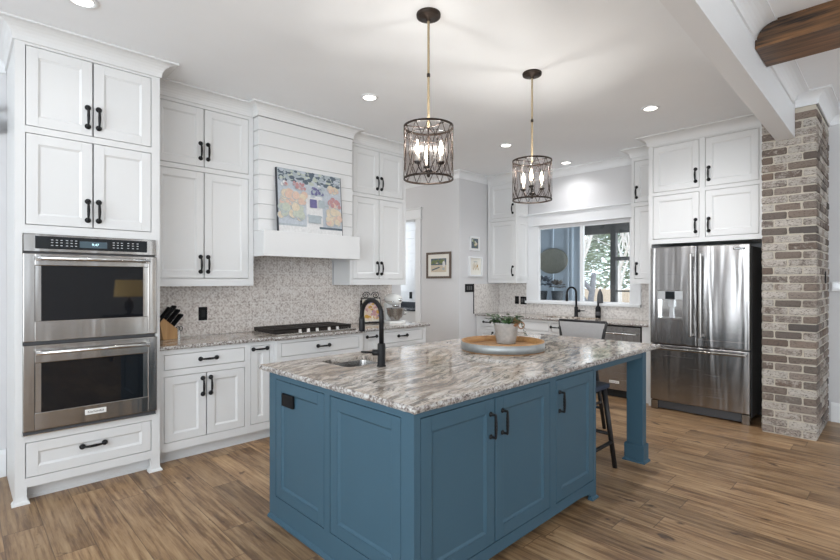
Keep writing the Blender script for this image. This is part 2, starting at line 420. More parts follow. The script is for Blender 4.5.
    def ball(s, c, r, sub=2, scale=(1, 1, 1)):
        t = bmesh.new(); bmesh.ops.create_icosphere(t, subdivisions=sub, radius=r)
        M = Matrix.Translation(c) @ Matrix.Diagonal((*scale, 1)); s.merge(t, M, True); return s

ORG = {}
def org(o): return ORG.get(o.name, Vector((0, 0, 0))) if o else Vector((0, 0, 0))
def obj(name, mb, mats, parent=None, origin=None):
    me = bpy.data.meshes.new(name)
    o0 = Vector(origin) if origin is not None else (org(parent) if parent else Vector((0, 0, 0)))
    bmesh.ops.recalc_face_normals(mb.bm, faces=mb.bm.faces[:])
    for v in mb.bm.verts: v.co -= o0
    mb.bm.to_mesh(me); mb.bm.free()
    for m in (mats if isinstance(mats, (list, tuple)) else [mats]): me.materials.append(m)
    o = bpy.data.objects.new(name, me); COL.objects.link(o); ORG[o.name] = o0
    if parent: o.parent = parent; o.location = o0 - org(parent)
    else: o.location = o0
    return o
def tag(o, label, cat, group=None):
    o['label'] = label; o['category'] = cat
    if group: o['group'] = group
    return o
def thing(name, label, cat, loc, group=None):
    o = bpy.data.objects.new(name, None); COL.objects.link(o); o.empty_display_size = 0.1
    o.location = loc; ORG[o.name] = Vector(loc); return tag(o, label, cat, group)
def struct(name, mb, mats):
    o = obj(name, mb, mats); o['kind'] = 'structure'; return o
def place(name, mesh, parent, world, rot=(0, 0, 0)):
    o = bpy.data.objects.new(name, mesh); COL.objects.link(o); o.parent = parent
    o.location = Vector(world) - org(parent); o.rotation_euler = rot; return o
def text(name, body, size, parent, world, rot, mat, ext=0.0006):
    c = bpy.data.curves.new(name, 'FONT'); c.body = body; c.size = size; c.extrude = ext; c.align_x = 'CENTER'; c.align_y = 'CENTER'
    c.materials.append(mat)
    tmp = bpy.data.objects.new(name, c); me = bpy.data.meshes.new_from_object(tmp); bpy.data.objects.remove(tmp)
    me.materials.clear(); me.materials.append(mat); return place(name, me, parent, world, rot)

def cove(z0, z1, p, n=6, lip=0.014):
    pts = [(0, z0), (0.012, z0), (0.012, z0 + 0.012)]
    h0, h1 = z0 + 0.012, z1 - lip
    for i in range(n + 1):
        a = PI / 2 * i / n
        pts.append((0.012 + (p - 0.022) * (1 - math.cos(a)), h0 + (h1 - h0) * math.sin(a)))
    return pts + [(p, h1), (p, z1), (0, z1)]

# ------------------------------------------------------------------ handles (built once, shared)
def bow_handle():
    m = MB()
    for s in (-1, 1):
        M = Matrix.Translation((0, 0, 0.065 * s)) @ Matrix.Rotation(R(90), 4, 'X')
        m.lathe([(0, 0), (0.0170, 0), (0.0188, 0.004), (0.0188, 0.010), (0.013, 0.014), (0.008, 0.016), (0.0085, 0.026), (0.006, 0.031), (0, 0.032)], n=14, mat=M)
    pts, rs = [], []
    for i in range(15):
        t = i / 14; a = (t - 0.5) * 2
        pts.append((0, -0.024 - 0.012 * (1 - a * a), 0.068 * a)); rs.append(0.0060 + 0.0034 * (1 - a * a) ** 2)
    m.tube(pts, rs, 10)
    me = obj('handle_proto', m, BLACK); d = me.data; bpy.data.objects.remove(me); return d
def twist_handle():
    m = MB()
    for s in (-1, 1):
        M = Matrix.Translation((0, 0, 0.056 * s)) @ Matrix.Rotation(R(90), 4, 'X')
        m.lathe([(0, 0), (0.012, 0), (0.013, 0.004), (0.009, 0.008), (0.0062, 0.012), (0.0060, 0.030), (0.0075, 0.034), (0, 0.038)], n=12, mat=M)
    for k in range(4):
        pts = []
        for i in range(25):
            t = i / 24; z = -0.058 + 0.116 * t; a = 2 * PI * (1.6 * t + k / 4); w = 0.0022 + 0.0036 * math.sin(PI * t)
            pts.append((w * math.cos(a), -0.034 + w * math.sin(a), z))
        m.tube(pts, 0.0033, 6)
    me = obj('handle_proto', m, BLACK); d = me.data; bpy.data.objects.remove(me); return d
BOW = bow_handle(); BOW.name = 'bow_handle'
TWIST = twist_handle(); TWIST.name = 'twisted_handle'

# ------------------------------------------------------------------ cabinets
def shaker(fr, u0, u1, z0, z1, stile=0.062, rec=0.010, th=0.02, g=0.0044, fd=0.0):
    m = MB(fr); u0 += g; u1 -= g; z0 += g; z1 -= g
    if min(u1 - u0, z1 - z0) < 0.16: stile = min(u1 - u0, z1 - z0) * 0.30
    m.box((u0, fd, z0), (u0 + stile, fd + th, z1), 0.0012); m.box((u1 - stile, fd, z0), (u1, fd + th, z1), 0.0012)
    m.box((u0 + stile, fd, z0), (u1 - stile, fd + th, z0 + stile)); m.box((u0 + stile, fd, z1 - stile), (u1 - stile, fd + th, z1))
    a0, a1, c0, c1 = u0 + stile, u1 - stile, z0 + stile, z1 - stile
    m.box((a0 - .001, fd + rec, c0 - .001), (a1 + .001, fd + th - 0.002, c1 + .001))
    e = min(0.013, 0.2 * min(a1 - a0, c1 - c0)); O = [(a0, c0), (a1, c0), (a1, c1), (a0, c1)]; I = [(a0 + e, c0 + e), (a1 - e, c0 + e), (a1 - e, c1 - e), (a0 + e, c1 - e)]
    for i in range(4):   # sloped bead around the recessed panel
        j = (i + 1) % 4; q = [(*O[i], .003), (*O[j], .003), (*I[j], rec), (*I[i], rec)]; k = [(*O[i], rec + .004), (*O[j], rec + .004), (*I[j], rec + .004), (*I[i], rec + .004)]
        A = [m.bm.verts.new(fr(u, fd + d, z)) for u, z, d in q]; B = [m.bm.verts.new(fr(u, fd + d, z)) for u, z, d in k]
        m._f(A); m._f(B[::-1])
        for h in range(4): m._f([A[h], B[h], B[(h + 1) % 4], A[(h + 1) % 4]])
    return m
def slab_front(fr, u0, u1, z0, z1, th=0.02, g=0.0044):
    m = MB(fr); m.box((u0 + g, 0, z0 + g), (u1 - g, th, z1 - g), 0.0012)
    return m
def face_frame(m, u0, u1, z0, z1, ops, th=0.022):
    us = sorted({u0, u1, *[o[i] for o in ops for i in (0, 1)]}); zs = sorted({z0, z1, *[o[i] for o in ops for i in (2, 3)]})
    for j in range(len(zs) - 1):
        run = None
        for i in range(len(us) - 1):
            cu, cz = (us[i] + us[i + 1]) / 2, (zs[j] + zs[j + 1]) / 2
            hole = any(o[0] < cu < o[1] and o[2] < cz < o[3] for o in ops)
            if not hole: run = us[i] if run is None else run
            if run is not None and (hole or i == len(us) - 2):
                m.box((run, 0, zs[j]), (us[i] if hole else us[i + 1], th, zs[j + 1])); run = None
def handle_on(part, fr, u, z, horiz=False, mesh=None, d=0.0):
    rot = (0, R(90), fr.yaw) if horiz else (0, 0, fr.yaw)
    if horiz:
        q = (Matrix.Rotation(fr.yaw, 4, 'Z') @ Matrix.Rotation(R(90), 4, 'Y')).to_euler(); rot = tuple(q)
    return place('handle', mesh or BOW, part, fr(u, d, z), rot)
def cabinet(name, label, fr, u0, u1, z0, z1, depth, fronts, mat=WHITE, cat='cabinet', group=None, voids=(), hmesh=None, carcass=True, toe=None):
    root = thing(name, label, cat, fr((u0 + u1) / 2, depth / 2, toe[0] if toe else z0), group)
    m = MB(fr); ops = [tuple(f[1:5]) for f in fronts] + list(voids)
    zb = z0
    face_frame(m, u0, u1, zb, z1, ops)
    if carcass:
        m.box((u0, 0.022, zb), (u0 + 0.018, depth, z1)); m.box((u1 - 0.018, 0.022, zb), (u1, depth, z1))
        m.box((u0 + .018, 0.022, zb), (u1 - .018, depth, zb + 0.018)); m.box((u0 + .018, 0.022, z1 - 0.018), (u1 - .018, depth, z1)); m.box((u0 + .018, depth - 0.01, zb + .018), (u1 - .018, depth, z1 - .018))
    obj('body', m, mat, root)
    if toe: # recessed kick board
        k = MB(fr); k.box((u0, 0.075, toe[0]), (u1, 0.09, zb)); k.box((u0, 0.069, toe[0]), (u1, 0.075, toe[0] + 0.018)); obj('toe_kick', k, mat, root)
    for f in fronts:
        kind, a, b, c, d = f[:5]; h = f[5] if len(f) > 5 else None
        p = obj('drawer' if 'drawer' in kind else 'door', slab_front(fr, a, b, c, d) if kind == 'slab_drawer' else shaker(fr, a, b, c, d), mat, root)
        if h:
            if h[0] == 'H': handle_on(p, fr, h[1], h[2], True, hmesh)
            else: handle_on(p, fr, h[1], h[2], False, hmesh)
    return root
def pair(u0, u1, z0, z1, hz, off=0.032):
    c = (u0 + u1) / 2
    return [('door', u0, c, z0, z1, ('V', c - off, hz)), ('door', c, u1, z0, z1, ('V', c + off, hz))]

CZ, LZ = 3.095, 3.14       # kitchen ceiling, living-side ceiling
WY, WX, PY, PX = 4.65, 6.43, 4.72, 5.42
# ------------------------------------------------------------------ setting
m = MB(); m.box((-3.3, -5.1, -0.12), (WX + 0.14, 8.7, 0)); struct('floor', m, FLOOR)
m = MB(); m.box((-3.3, 0.70, CZ), (WX + 0.14, 8.7, CZ + 0.25)); struct('ceiling', m, CEIL)
m = MB(); m.box((-3.3, -5.1, LZ), (WX + 0.14, 0.6985, LZ + 0.2)); struct('ceiling', m, CEIL)
m = MB(); m.box((-3.3, WY, 0), (4.176, WY + 0.14, CZ)); struct('wall_range', m, WALLG)
m = MB(); m.box((PX, PY, 0), (WX, PY + 0.12, CZ)); struct('wall_return', m, WALLG)
m = MB(); m.box((PX, PY + 0.12, 0), (PX + 0.13, 5.66, CZ)); m.box((PX, 5.66, 2.46), (PX + 0.13, 6.56, CZ)); m.box((PX, 6.56, 0), (PX + 0.13, 8.7, CZ)); struct('wall_passage', m, WALLG)
m = MB(); m.box((-3.3, 8.56, 0), (WX + 0.14, 8.7, CZ)); struct('wall_hall_end', m, WALLG)
OY0, OY1, OZ0, OZ1 = 2.572, 3.965, 1.14, 2.242
m = MB()
m.box((WX, -5.1, 0), (WX + 0.14, OY0, LZ)); m.box((WX, OY1 + .09, 0), (WX + 0.14, PY + 0.12, CZ)); m.box((WX, OY0, 0), (WX + 0.14, OY1 + .09, OZ0)); m.box((WX, OY0, OZ1), (WX + 0.14, OY1 + .09, CZ)); m.box((WX, PY + 0.12, 0), (WX + 0.14, 8.7, CZ))
struct('wall_window', m, WALLG)
# back and left walls with window openings
def holed(m, a0, a1, z1, holes, put):
    xs = [a0]
    for h0, h1, b, t in holes:
        put(xs[-1], h0, 0, z1); put(h0, h1, 0, b); put(h0, h1, t, z1); xs.append(h1)
    put(xs[-1], a1, 0, z1)
m = MB(); holed(m, -5.1, 8.7, CZ, [(-4.6, -1.8, .55, 2.85), (-1.2, 2.8, .55, 2.85)], lambda a, b, c, d: m.box((-3.3, a, c), (-3.16, b, d))); struct('wall_left', m, WALLG)
m = MB(); holed(m, -3.16, WX, LZ, [(-2.75, 0.85, .75, 2.75), (3.65, 5.85, .75, 2.75)], lambda a, b, c, d: m.box((a, -5.1, c), (b, -4.96, d))); struct('wall_back', m, WALLG)
# baseboards
bp = [(0, 0), (0.016, 0), (0.016, 0.17), (0.010, 0.19), (0.006, 0.197), (0, 0.197)]
m = MB(); m.sweep([(-3.16, WY), (0.258, WY)], bp); struct('baseboard_range', m, TRIM)
m = MB(); m.sweep([(WX, 0.55), (WX, -4.96)], bp); struct('baseboard_right', m, TRIM)
m = MB(); m.sweep([(PX, 5.50), (PX, PY), (5.745, PY)], bp); struct('baseboard_passage', m, TRIM)
m = MB(); m.sweep([(WX, -4.96), (-3.16, -4.96)], bp); struct('baseboard_back', m, TRIM)
# crown mouldings of the bare walls
m = MB(); m.sweep([(PX, 8.56), (PX, PY), (6.10, PY)], cove(CZ - 0.105, CZ, 0.10)); struct('trim_passage_crown', m, TRIM)
m = MB(); m.sweep([(WX, 4.155), (WX, 2.44)], cove(CZ - 0.105, CZ, 0.10)); struct('trim_window_crown', m, TRIM)
m = MB(); m.sweep([(-3.16, WY), (0.258, WY)], cove(CZ - 0.125, CZ, 0.11)); struct('trim_range_crown', m, TRIM)
m = MB(); m.sweep([(WX, 0.56), (WX, -4.96)], cove(LZ - 0.105, LZ, 0.10)); struct('trim_right_crown', m, TRIM)
# white box beam between kitchen and living side
m = MB()
def bl(x): return 0.775 + 0.0161 * x
def br(x): return 0.6745 + 0.0088 * x
for xa, xb in ((-3.16, 5.52),):
    A = [m.bm.verts.new(p) for p in ((xa, bl(xa), 2.757), (xa, bl(xa), CZ), (xa, br(xa), CZ + .045), (xa, br(xa), 2.757))]
    B = [m.bm.verts.new(p) for p in ((xb, bl(xb), 2.757), (xb, bl(xb), CZ), (xb, br(xb), CZ + .045), (xb, br(xb), 2.757))]
    m._f(A); m._f(B[::-1])
    for i in range(4): m._f([A[i], B[i], B[(i + 1) % 4], A[(i + 1) % 4]])
struct('trim_box_beam', m, TRIM)
m = MB(); m.sweep([(5.40, br(5.40)), (-3.16, br(-3.16))][::-1], cove(3.035, LZ, 0.115)); struct('trim_beam_crown', m, TRIM)

# window over the sink
wr = thing('window_1', 'white framed sliding window over the kitchen sink', 'window', (WX, 3.26, OZ0)); wr['kind'] = 'structure'
m = MB()
m.box((WX - .02, OY1, OZ0 - .05), (WX, 4.183, 2.285), 0.002); m.box((WX - .02, 2.437, OZ0 - .05), (WX, OY0, 2.285), 0.002)
m.box((WX - .026, 2.437, 2.285), (WX, 4.183, 2.46), 0.002); m.box((WX - .05, 2.437, 2.46), (WX, 4.19, 2.478), 0.003)
m.box((WX - .034, 2.437, 2.285), (WX, 4.183, 2.297), 0.002)
obj('casing', m, TRIM, wr)
m = MB(); m.box((WX - .055, 2.437, OZ0 - .045), (WX + .05, 4.19, OZ0 - .008), 0.004); obj('sill', m, TRIM, wr)
m = MB()
fw = 0.014
m.box((WX - .008, OY0, OZ0 - .008), (WX + .05, OY0 + fw, OZ1)); m.box((WX - .008, OY1 - fw, OZ0 - .008), (WX + .012, OY1, OZ1)); m.box((WX, OY1, OZ0 - .008), (WX + .012, OY1 + .09, OZ1))
m.box((WX - .008, OY0 + fw, OZ1 - .012), (WX + .05, OY1 - fw, OZ1)); m.box((WX - .008, OY0 + fw, OZ0 - .008), (WX + .05, OY1 - fw, OZ0 + .010))
m.box((WX - .006, 3.246, OZ0 + .010), (WX + .04, 3.292, OZ1 - .012)); obj('frame', m, TRIM, wr)
for a, b in ((OY0 + fw, 3.246), (3.292, OY1 - fw)):
    m = MB(); m.box((WX + .006, a - .003, OZ0 + .007), (WX + .010, b + .003, OZ1 - .009)); obj('pane', m, GLASS, wr)

# passage doorway casing
dr = thing('door_1', 'white craftsman casing around the pantry doorway', 'doorway', (PX, 6.1, 0)); dr['kind'] = 'structure'
m = MB()
for y0, y1 in ((5.535, 5.655), (6.565, 6.685)): m.box((PX - .02, y0, 0), (PX, y1, 2.46), 0.002)
m.box((PX - .024, 5.525, 2.475), (PX, 6.70, 2.615), 0.002); m.box((PX - .045, 5.50, 2.615), (PX, 6.72, 2.64), 0.003); m.box((PX - .036, 5.51, 2.455), (PX, 6.71, 2.475), 0.003)
m.box((PX, 5.645, 0), (PX + .13, 5.66, 2.46)); m.box((PX, 6.56, 0), (PX + .13, 6.575, 2.46)); m.box((PX, 5.66, 2.445), (PX + .13, 6.56, 2.46))
obj('casing', m, TRIM, dr)

# pantry behind the doorway
m = MB()
for k in range(20): m.box((WX - 0.03, 4.86, 0.152 * k + 0.002), (WX - 0.012, 8.54, 0.152 * k + 0.148))
m.box((WX - .013, 4.86, 0), (WX - .001, 8.54, 3.05)); struct('wall_pantry_shiplap', m, TRIM)

# ------------------------------------------------------------------ ceiling downlights
spots = [(4.75, 1.716), (2.656, 3.377), (4.783, 3.41), (6.09, 3.329), (0.526, 3.393)]
dl = ['round recessed downlight in front of the refrigerator', 'round recessed downlight in front of the range hood', 'round recessed downlight just left of the farther pendant rod',
      'round recessed downlight above the window and sink', 'round recessed downlight in front of the oven cabinet, cut by the photo edge']
for (x, y), lab in zip(spots, dl):
    t = thing('ceiling_downlight', lab, 'downlight', (x, y, CZ), 'recessed ceiling downlights')
    m = MB(); m.lathe([(0.056, 0), (0.080, 0), (0.084, -0.004), (0.080, -0.008), (0.058, -0.010), (0.056, -0.002)], (x, y, CZ), 32); obj('trim_ring', m, TRIM, t)
    m = MB(); m.lathe([(0, -0.0055), (0.0565, -0.0055), (0.0565, -0.002), (0, -0.002)], (x, y, CZ), 32); obj('lens', m, DOWN, t)
    ld = bpy.data.lights.new('downlight_beam', 'SPOT'); ld.energy = {0.526: 8, 2.656: 20, 4.75: 92, 4.783: 60, 6.09: 28}[x]; ld.spot_size = R(150); ld.spot_blend = 0.9; ld.shadow_soft_size = 0.05; ld.color = (0.985, 0.985, 1.0)
    lo = bpy.data.objects.new('downlight_beam', ld); COL.objects.link(lo); lo.parent = t; lo.location = (0, 0, -0.02)

# ------------------------------------------------------------------ range wall cabinets
FO = Fr((0, 3.975, 0), 0)
ROWA, ROWB = (2.447, 2.969), (1.806, 2.403)
t = cabinet('oven_cabinet', 'tall white oven cabinet with four shaker doors and a drawer around the double oven', FO, 0.262, 1.105, 0.103, 2.985, 0.67,
            pair(0.314, 1.048, *ROWA, ROWA[0] + 0.13) + pair(0.314, 1.048, *ROWB, ROWB[0] + 0.12) + [('drawer', 0.314, 1.048, 0.163, 0.392, ('H', 0.683, 0.298))],
            voids=[(0.300, 1.076, 0.437, 1.750)])
for a, b in ((0.262, 0.322), (1.045, 1.105)):
    m = MB(FO); m.box((a, 0, 0), (b, 0.05, 0.103)); m.sweep([(a, 0.05), (a, 0), (b, 0), (b, 0.05)], [(0, 0), (0.016, 0), (0.014, 0.012), (0.004, 0.022), (0, 0.05)])
    m.box((a, 0.05, 0) if a < .5 else (b - .018, 0.05, 0), (a + .018, 0.67, 0.103) if a < .5 else (b, 0.67, 0.103)); obj('foot', m, WHITE, t)
m = MB(FO); m.box((0.28, 0.09, 0), (1.087, 0.105, 0.103)); m.box((0.28, 0.083, 0), (1.087, 0.09, 0.02)); obj('toe_kick', m, WHITE, t)
m = MB(); m.sweep([(0.262, 4.645), (0.262, 3.975), (1.105, 3.975), (1.105, 4.20)], cove(2.985, CZ - .001, 0.105)); obj('crown_molding', m, WHITE, t)

# double oven
t = thing('double_oven', 'stainless steel double wall oven built into the tall white cabinet', 'oven', (0.688, 4.2, 0.437))
Fv = Fr((0, 3.975, 0), 0)
m = MB(Fv); m.box((0.306, 0.0, 0.443), (1.070, 0.56, 1.744)); obj('housing', m, DGREY, t)
m = MB(Fv); m.box((0.302, -0.020, 1.632), (1.074, 0.0, 1.747), 0.003); p = obj('control_panel', m, STEEL, t)
m = MB(Fv); m.box((0.362, -0.0225, 1.652), (1.014, -0.0195, 1.735), 0.001); obj('panel_glass', m, PANELG, p)
m = MB(Fv); m.box((0.60, -0.0235, 1.668), (0.76, -0.0224, 1.712)); obj('display', m, DISPLAY, p)
text('display_digits', '9:47', 0.024, p, Fv(0.69, -0.0242, 1.690), (R(90), 0, 0), DIGITS, 0.0003)
m = MB(Fv)
for bx in (0.45, 0.475, 0.50, 0.53, 0.555, 0.58, 0.80, 0.825, 0.85, 0.89, 0.92, 0.95):
    for bz in (1.712, 1.695, 1.676): m.box((bx - .006, -0.0234, bz - .0022), (bx + .006, -0.0226, bz + .0022))
obj('panel_lettering', m, LGREY, p)
def oven_door(z0, z1, wz0, wz1, hz, badge):
    m = MB(Fv); a, b = 0.300, 1.076; wa, wb = 0.392, 0.984
    # stainless surround, bulged slightly, with an opening for the window
    m.box((a, -0.035, z0), (wa - .03, 0, z1), 0.005, 2); m.box((wb + .03, -0.035, z0), (b, 0, z1), 0.005, 2)
    m.box((wa - .035, -0.035, z0), (wb + .035, 0, wz0 - .0), 0.005, 2); m.box((wa - .035, -0.035, wz1), (wb + .035, 0, z1), 0.005, 2)
    p = obj('oven_door', m, STEEL, t)
    m = MB(Fv); m.box((wa - .032, -0.030, wz0 - .002), (wb + .032, -0.012, wz1 + .002)); obj('window_bezel', m, STEEL, p)
    m = MB(Fv); m.box((wa, -0.0325, wz0), (wb, -0.029, wz1)); obj('oven_window', m, OVENG, p)
    m = MB(Fv); m.tube([(0.362, -0.085, hz), (1.016, -0.085, hz)], 0.0125, 14)
    for x in (0.374, 1.004): m.box((x - .015, -0.092, hz - .016), (x + .015, -0.033, hz + .016), 0.004)
    obj('handle', m, CHROME, p)
    if badge:
        m = MB(Fv); m.box((0.628, -0.0385, badge - .018), (0.752, -0.0345, badge + .018), 0.001); q = obj('badge', m, ENAMEL, p)
        text('badge_lettering', 'KitchenAid', 0.021, p, Fv(0.69, -0.0390, badge), (R(90), 0, 0), BLACK, 0.0003)
oven_door(1.046, 1.620, 1.179, 1.540, 1.588, None)
oven_door(0.468, 1.024, 0.584, 0.905, 0.975, 0.537)
m = MB(Fv); m.box((0.303, -0.016, 0.441), (1.073, 0, 0.463), 0.002); obj('vent_trim', m, DGREY, t)
m = MB(Fv); m.box((0.303, -0.024, 0.4395), (1.073, -0.006, 0.4455), 0.001); obj('bottom_lip', m, CHROME, t)

# left upper cabinet
FU = Fr((0, 4.325, 0), 0)
UA, UB = (2.440, 2.957), (1.462, 2.398)
t = cabinet('upper_cabinet', 'white four-door upper cabinet between the oven cabinet and the range hood', FU, 1.107, 2.010, 1.395, 2.985, 0.318,
            pair(1.155, 1.962, *UA, UA[0] + 0.14) + pair(1.155, 1.962, *UB, UB[0] + 0.125))
m = MB(); m.sweep([(1.107, 4.325), (2.010, 4.325)], cove(2.985, CZ - .001, 0.105)); obj('crown_molding', m, WHITE, t)
t = cabinet('upper_cabinet', 'white four-door upper cabinet right of the range hood, above the stand mixer', FU, 3.125, 3.967, 1.395, 2.985, 0.318,
            pair(3.165, 3.925, *UA, UA[0] + 0.14) + pair(3.165, 3.925, *UB, UB[0] + 0.125))
m = MB(); m.sweep([(3.125, 4.325), (3.967, 4.325), (3.967, 4.643)], cove(2.985, CZ - .001, 0.105)); obj('crown_molding', m, WHITE, t)

# shiplap range hood
t = thing('range_hood', 'white shiplap range hood with a mantel ledge above the cooktop', 'range hood', (2.56, 4.4, 1.67))
m = MB()
HX0, HX1, HY = 2.013, 3.085, 4.225
zs = [1.912, 2.024, 2.162, 2.300, 2.439, 2.578, 2.716, 2.856, 2.985]
for a, b in zip(zs, zs[1:]):
    m.box((HX0 + .004, HY, a + .0035), (HX1 - .004, HY + .02, b - .0035), 0.0015)
    m.box((HX0, HY + 0.0005, a + .0035), (HX0 + .018, 4.642, b - .0035), 0.0015); m.box((HX1 - .018, HY + 0.0005, a + .0035), (HX1, 4.642, b - .0035), 0.0015)
m.box((HX0 + .012, HY + .012, 1.905), (HX1 - .012, 4.642, 2.985)); obj('shiplap_body', m, WHITE, t)
m = MB(); 
m.box((HX0, 4.12, 1.672), (3.110, 4.145, 1.912), 0.002); m.box((HX0, 4.145, 1.672), (HX0 + .02, 4.640, 1.912)); m.box((3.09, 4.145, 1.672), (3.110, 4.640, 1.912)); m.box((HX0 + .02, 4.145, 1.890), (3.09, 4.640, 1.912))
obj('mantel', m, WHITE, t)
m = MB(); m.box((HX0 + .02, 4.145, 1.70), (3.09, 4.640, 1.72)); obj('vent_insert', m, DGREY, t)
m = MB(); m.sweep([(HX0, 4.320), (HX0, HY), (HX1, HY), (HX1, 4.320)], cove(2.985, CZ, 0.09)); obj('crown_molding', m, WHITE, t)

# base cabinets
FB = Fr((0, 4.05, 0), 0); BZ0, BZ1 = 0.10, 0.898
cabinet('base_cabinet', 'white base cabinet with one drawer over two doors beside the oven cabinet', FB, 1.107, 1.830, BZ0, BZ1, 0.595,
        [('slab_drawer', 1.155, 1.803, 0.737, 0.860, ('H', 1.494, 0.801))] + pair(1.155, 1.803, 0.166, 0.688, 0.577), toe=(0, 0.10))
cabinet('base_cabinet', 'narrow white pull-out base cabinet left of the cooktop drawer', FB, 1.831, 2.078, BZ0, BZ1, 0.595,
        [('door', 1.855, 2.036, 0.166, 0.862, ('H', 1.945, 0.834))], toe=(0, 0.10))
FC = Fr((0, 4.0, 0), 0)
cabinet('base_cabinet', 'white bumped-out base cabinet with a wide drawer under the cooktop', FC, 2.080, 3.052, BZ0, BZ1, 0.645,
        [('slab_drawer', 2.125, 3.008, 0.742, 0.868, ('H', 2.575, 0.809))] + pair(2.125, 3.008, 0.166, 0.70, 0.59), toe=(0, 0.10))
cabinet('base_cabinet', 'narrow white pull-out base cabinet right of the cooktop drawer', FB, 3.054, 3.360, BZ0, BZ1, 0.595,
        [('door', 3.105, 3.320, 0.166, 0.868, ('H', 3.216, 0.838))], toe=(0, 0.10))
cabinet('base_cabinet', 'white base cabinet with a drawer under the stand mixer at the counter end', FB, 3.361, 4.045, BZ0, BZ1, 0.595,
        [('slab_drawer', 3.390, 3.985, 0.742, 0.868, ('H', 3.668, 0.815))] + pair(3.390, 3.985, 0.166, 0.70, 0.59), toe=(0, 0.10))

# countertops
def slab(outline, z0, z1, hole=None, jit=0.0, name='countertop', label='', step=0.025):
    P = []
    n = len(outline)
    for i in range(n):
        a, b = Vector(outline[i]), Vector(outline[(i + 1) % n]); k = max(1, int((b - a).length / step))
        nrm = Vector(((b - a).y, -(b - a).x)).normalized()
        for j in range(k): P.append((a + (b - a) * j / k, nrm))
    m = MB(); bm = m.bm; N_ = len(P)
    lay = [(z1, 0.004), (z1 - .006, 0.0), ((z0 + z1) / 2, -0.003), (z0 + .005, 0.0), (z0, 0.004)]
    rings = []
    for li, (z, ins) in enumerate(lay):
        rings.append([bm.verts.new((p.x - nr.x * (ins + (random.uniform(-jit, jit))), p.y - nr.y * (ins + random.uniform(-jit, jit)), z)) for p, nr in P])
    for li in range(4):
        for i in range(N_):
            f = bm.faces.new([rings[li][i], rings[li][(i + 1) % N_], rings[li + 1][(i + 1) % N_], rings[li + 1][i]]); f.material_index = 1
    for ring, z in ((rings[0], z1), (rings[-1], z0)):
        ed = [bm.edges.get((ring[i], ring[(i + 1) % N_])) for i in range(N_)]
        if hole:
            hv = [bm.verts.new((x, y, z)) for x, y in hole]
            ed += [bm.edges.new((hv[i], hv[(i + 1) % len(hv)])) for i in range(len(hv))]
            if z == z1: h1 = hv
            else: h0 = hv
        bmesh.ops.triangle_fill(bm, use_beauty=True, use_dissolve=False, edges=ed)
    if hole:
        for i in range(len(hole)): bm.faces.new([h1[i], h1[(i + 1) % len(hole)], h0[(i + 1) % len(hole)], h0[i]])
    o = obj(name, m, [GRANITE, GEDGE]); tag(o, label, 'countertop'); return o
def rrect(x0, x1, y0, y1, r=0.04, n=5):
    pts = []
    for cx, cy, a0 in ((x1 - r, y1 - r, 0), (x0 + r, y1 - r, 90), (x0 + r, y0 + r, 180), (x1 - r, y0 + r, 270)):
        for i in range(n + 1): a = R(a0 + 90 * i / n); pts.append((cx + r * math.cos(a), cy + r * math.sin(a)))
    return pts
slab([(1.107, 4.642), (1.107, 4.020), (2.050, 4.020), (2.050, 3.970), (3.082, 3.970), (3.082, 4.020), (4.085, 4.020), (4.085, 4.642)], 0.900, 0.930, None, 0.0012,
     label='granite countertop along the range wall under the cooktop')
m = MB(); m.box((1.107, 4.642, 0.9305), (4.012, 4.6495, 1.394)); m.box((2.015, 4.6425, 1.394), (3.105, 4.6495, 1.70))
tag(obj('tile_backsplash', m, TILEX), 'patterned grey and beige tile backsplash behind the cooktop', 'backsplash')

# ------------------------------------------------------------------ kitchen island
IX0, IX1, IY0, IY1 = 1.375, 3.045, 1.447, 2.735
t = thing('kitchen_island', 'blue shaker-panelled kitchen island with a post under the overhang', 'kitchen island', ((IX0 + IX1) / 2, 2.09, 0))
FI = Fr((0, IY0, 0), 0)
FL = Fr((IX0, 0, 0), R(-90))      # left side: u = -Y
m = MB(FI)
ops = [(1.412, 1.937, 0.124, 0.856), (1.937, 2.464, 0.124, 0.856), (2.530, 3.010, 0.124, 0.856)]
face_frame(m, IX0 + .022, IX1, 0.062, 0.883, ops)
m2 = MB(FL); face_frame(m2, -IY1, -IY0, 0.0, 0.883, [(-2.658, -2.130, 0.142, 0.851), (-2.078, -1.529, 0.142, 0.851)])
m2.fr = ID
m2.box((IX0 + .03, IY0 + .03, 0.062), (IX1 - .02, IY1 - .02, 0.67)); m2.box((IX0 + .022, IY1 - .02, 0.0), (IX1, IY1, 0.883)); m2.box((IX1 - .02, IY0 + .022, 0.0), (IX1, IY1 - .02, 0.883))
m2.box((IX0 + .03, IY0 + .10, 0.0), (IX1 - .02, IY0 + .115, 0.062)); m2.box((IX0 + .022, IY0, 0.0), (IX0 + .07, IY0 + .02, 0.062)); 
for f in list(m2.bm.faces): pass
for src in (m,):
    tm = bmesh.new(); mp = {}
    for v in src.bm.verts: mp[v] = tm.verts.new(v.co)
    for f in src.bm.faces: tm.faces.new([mp[v] for v in f.verts])
    src.bm.free(); m2.merge(tm)
obj('body', m2, BLUE, t)
for a, b, hu in ((1.412, 1.937, 1.899), (1.937, 2.464, 1.985), (2.530, 3.010, 2.569)):
    p = obj('door', shaker(FI, a, b, 0.124, 0.856, 0.066), BLUE, t); handle_on(p, FI, hu + (0.012 if hu == 1.985 else 0), 0.722, False, TWIST)
for a, b in ((-2.658, -2.130), (-2.078, -1.529)):
    p = obj('side_panel', shaker(FL, a, b, 0.142, 0.851, 0.062, 0.012), BLUE, t)
    if a < -2.5:
        m = MB(FL); m.box((-2.578, -0.006, 0.705), (-2.452, 0.011, 0.778), 0.003); q = obj('outlet', m, BLACKP, p)
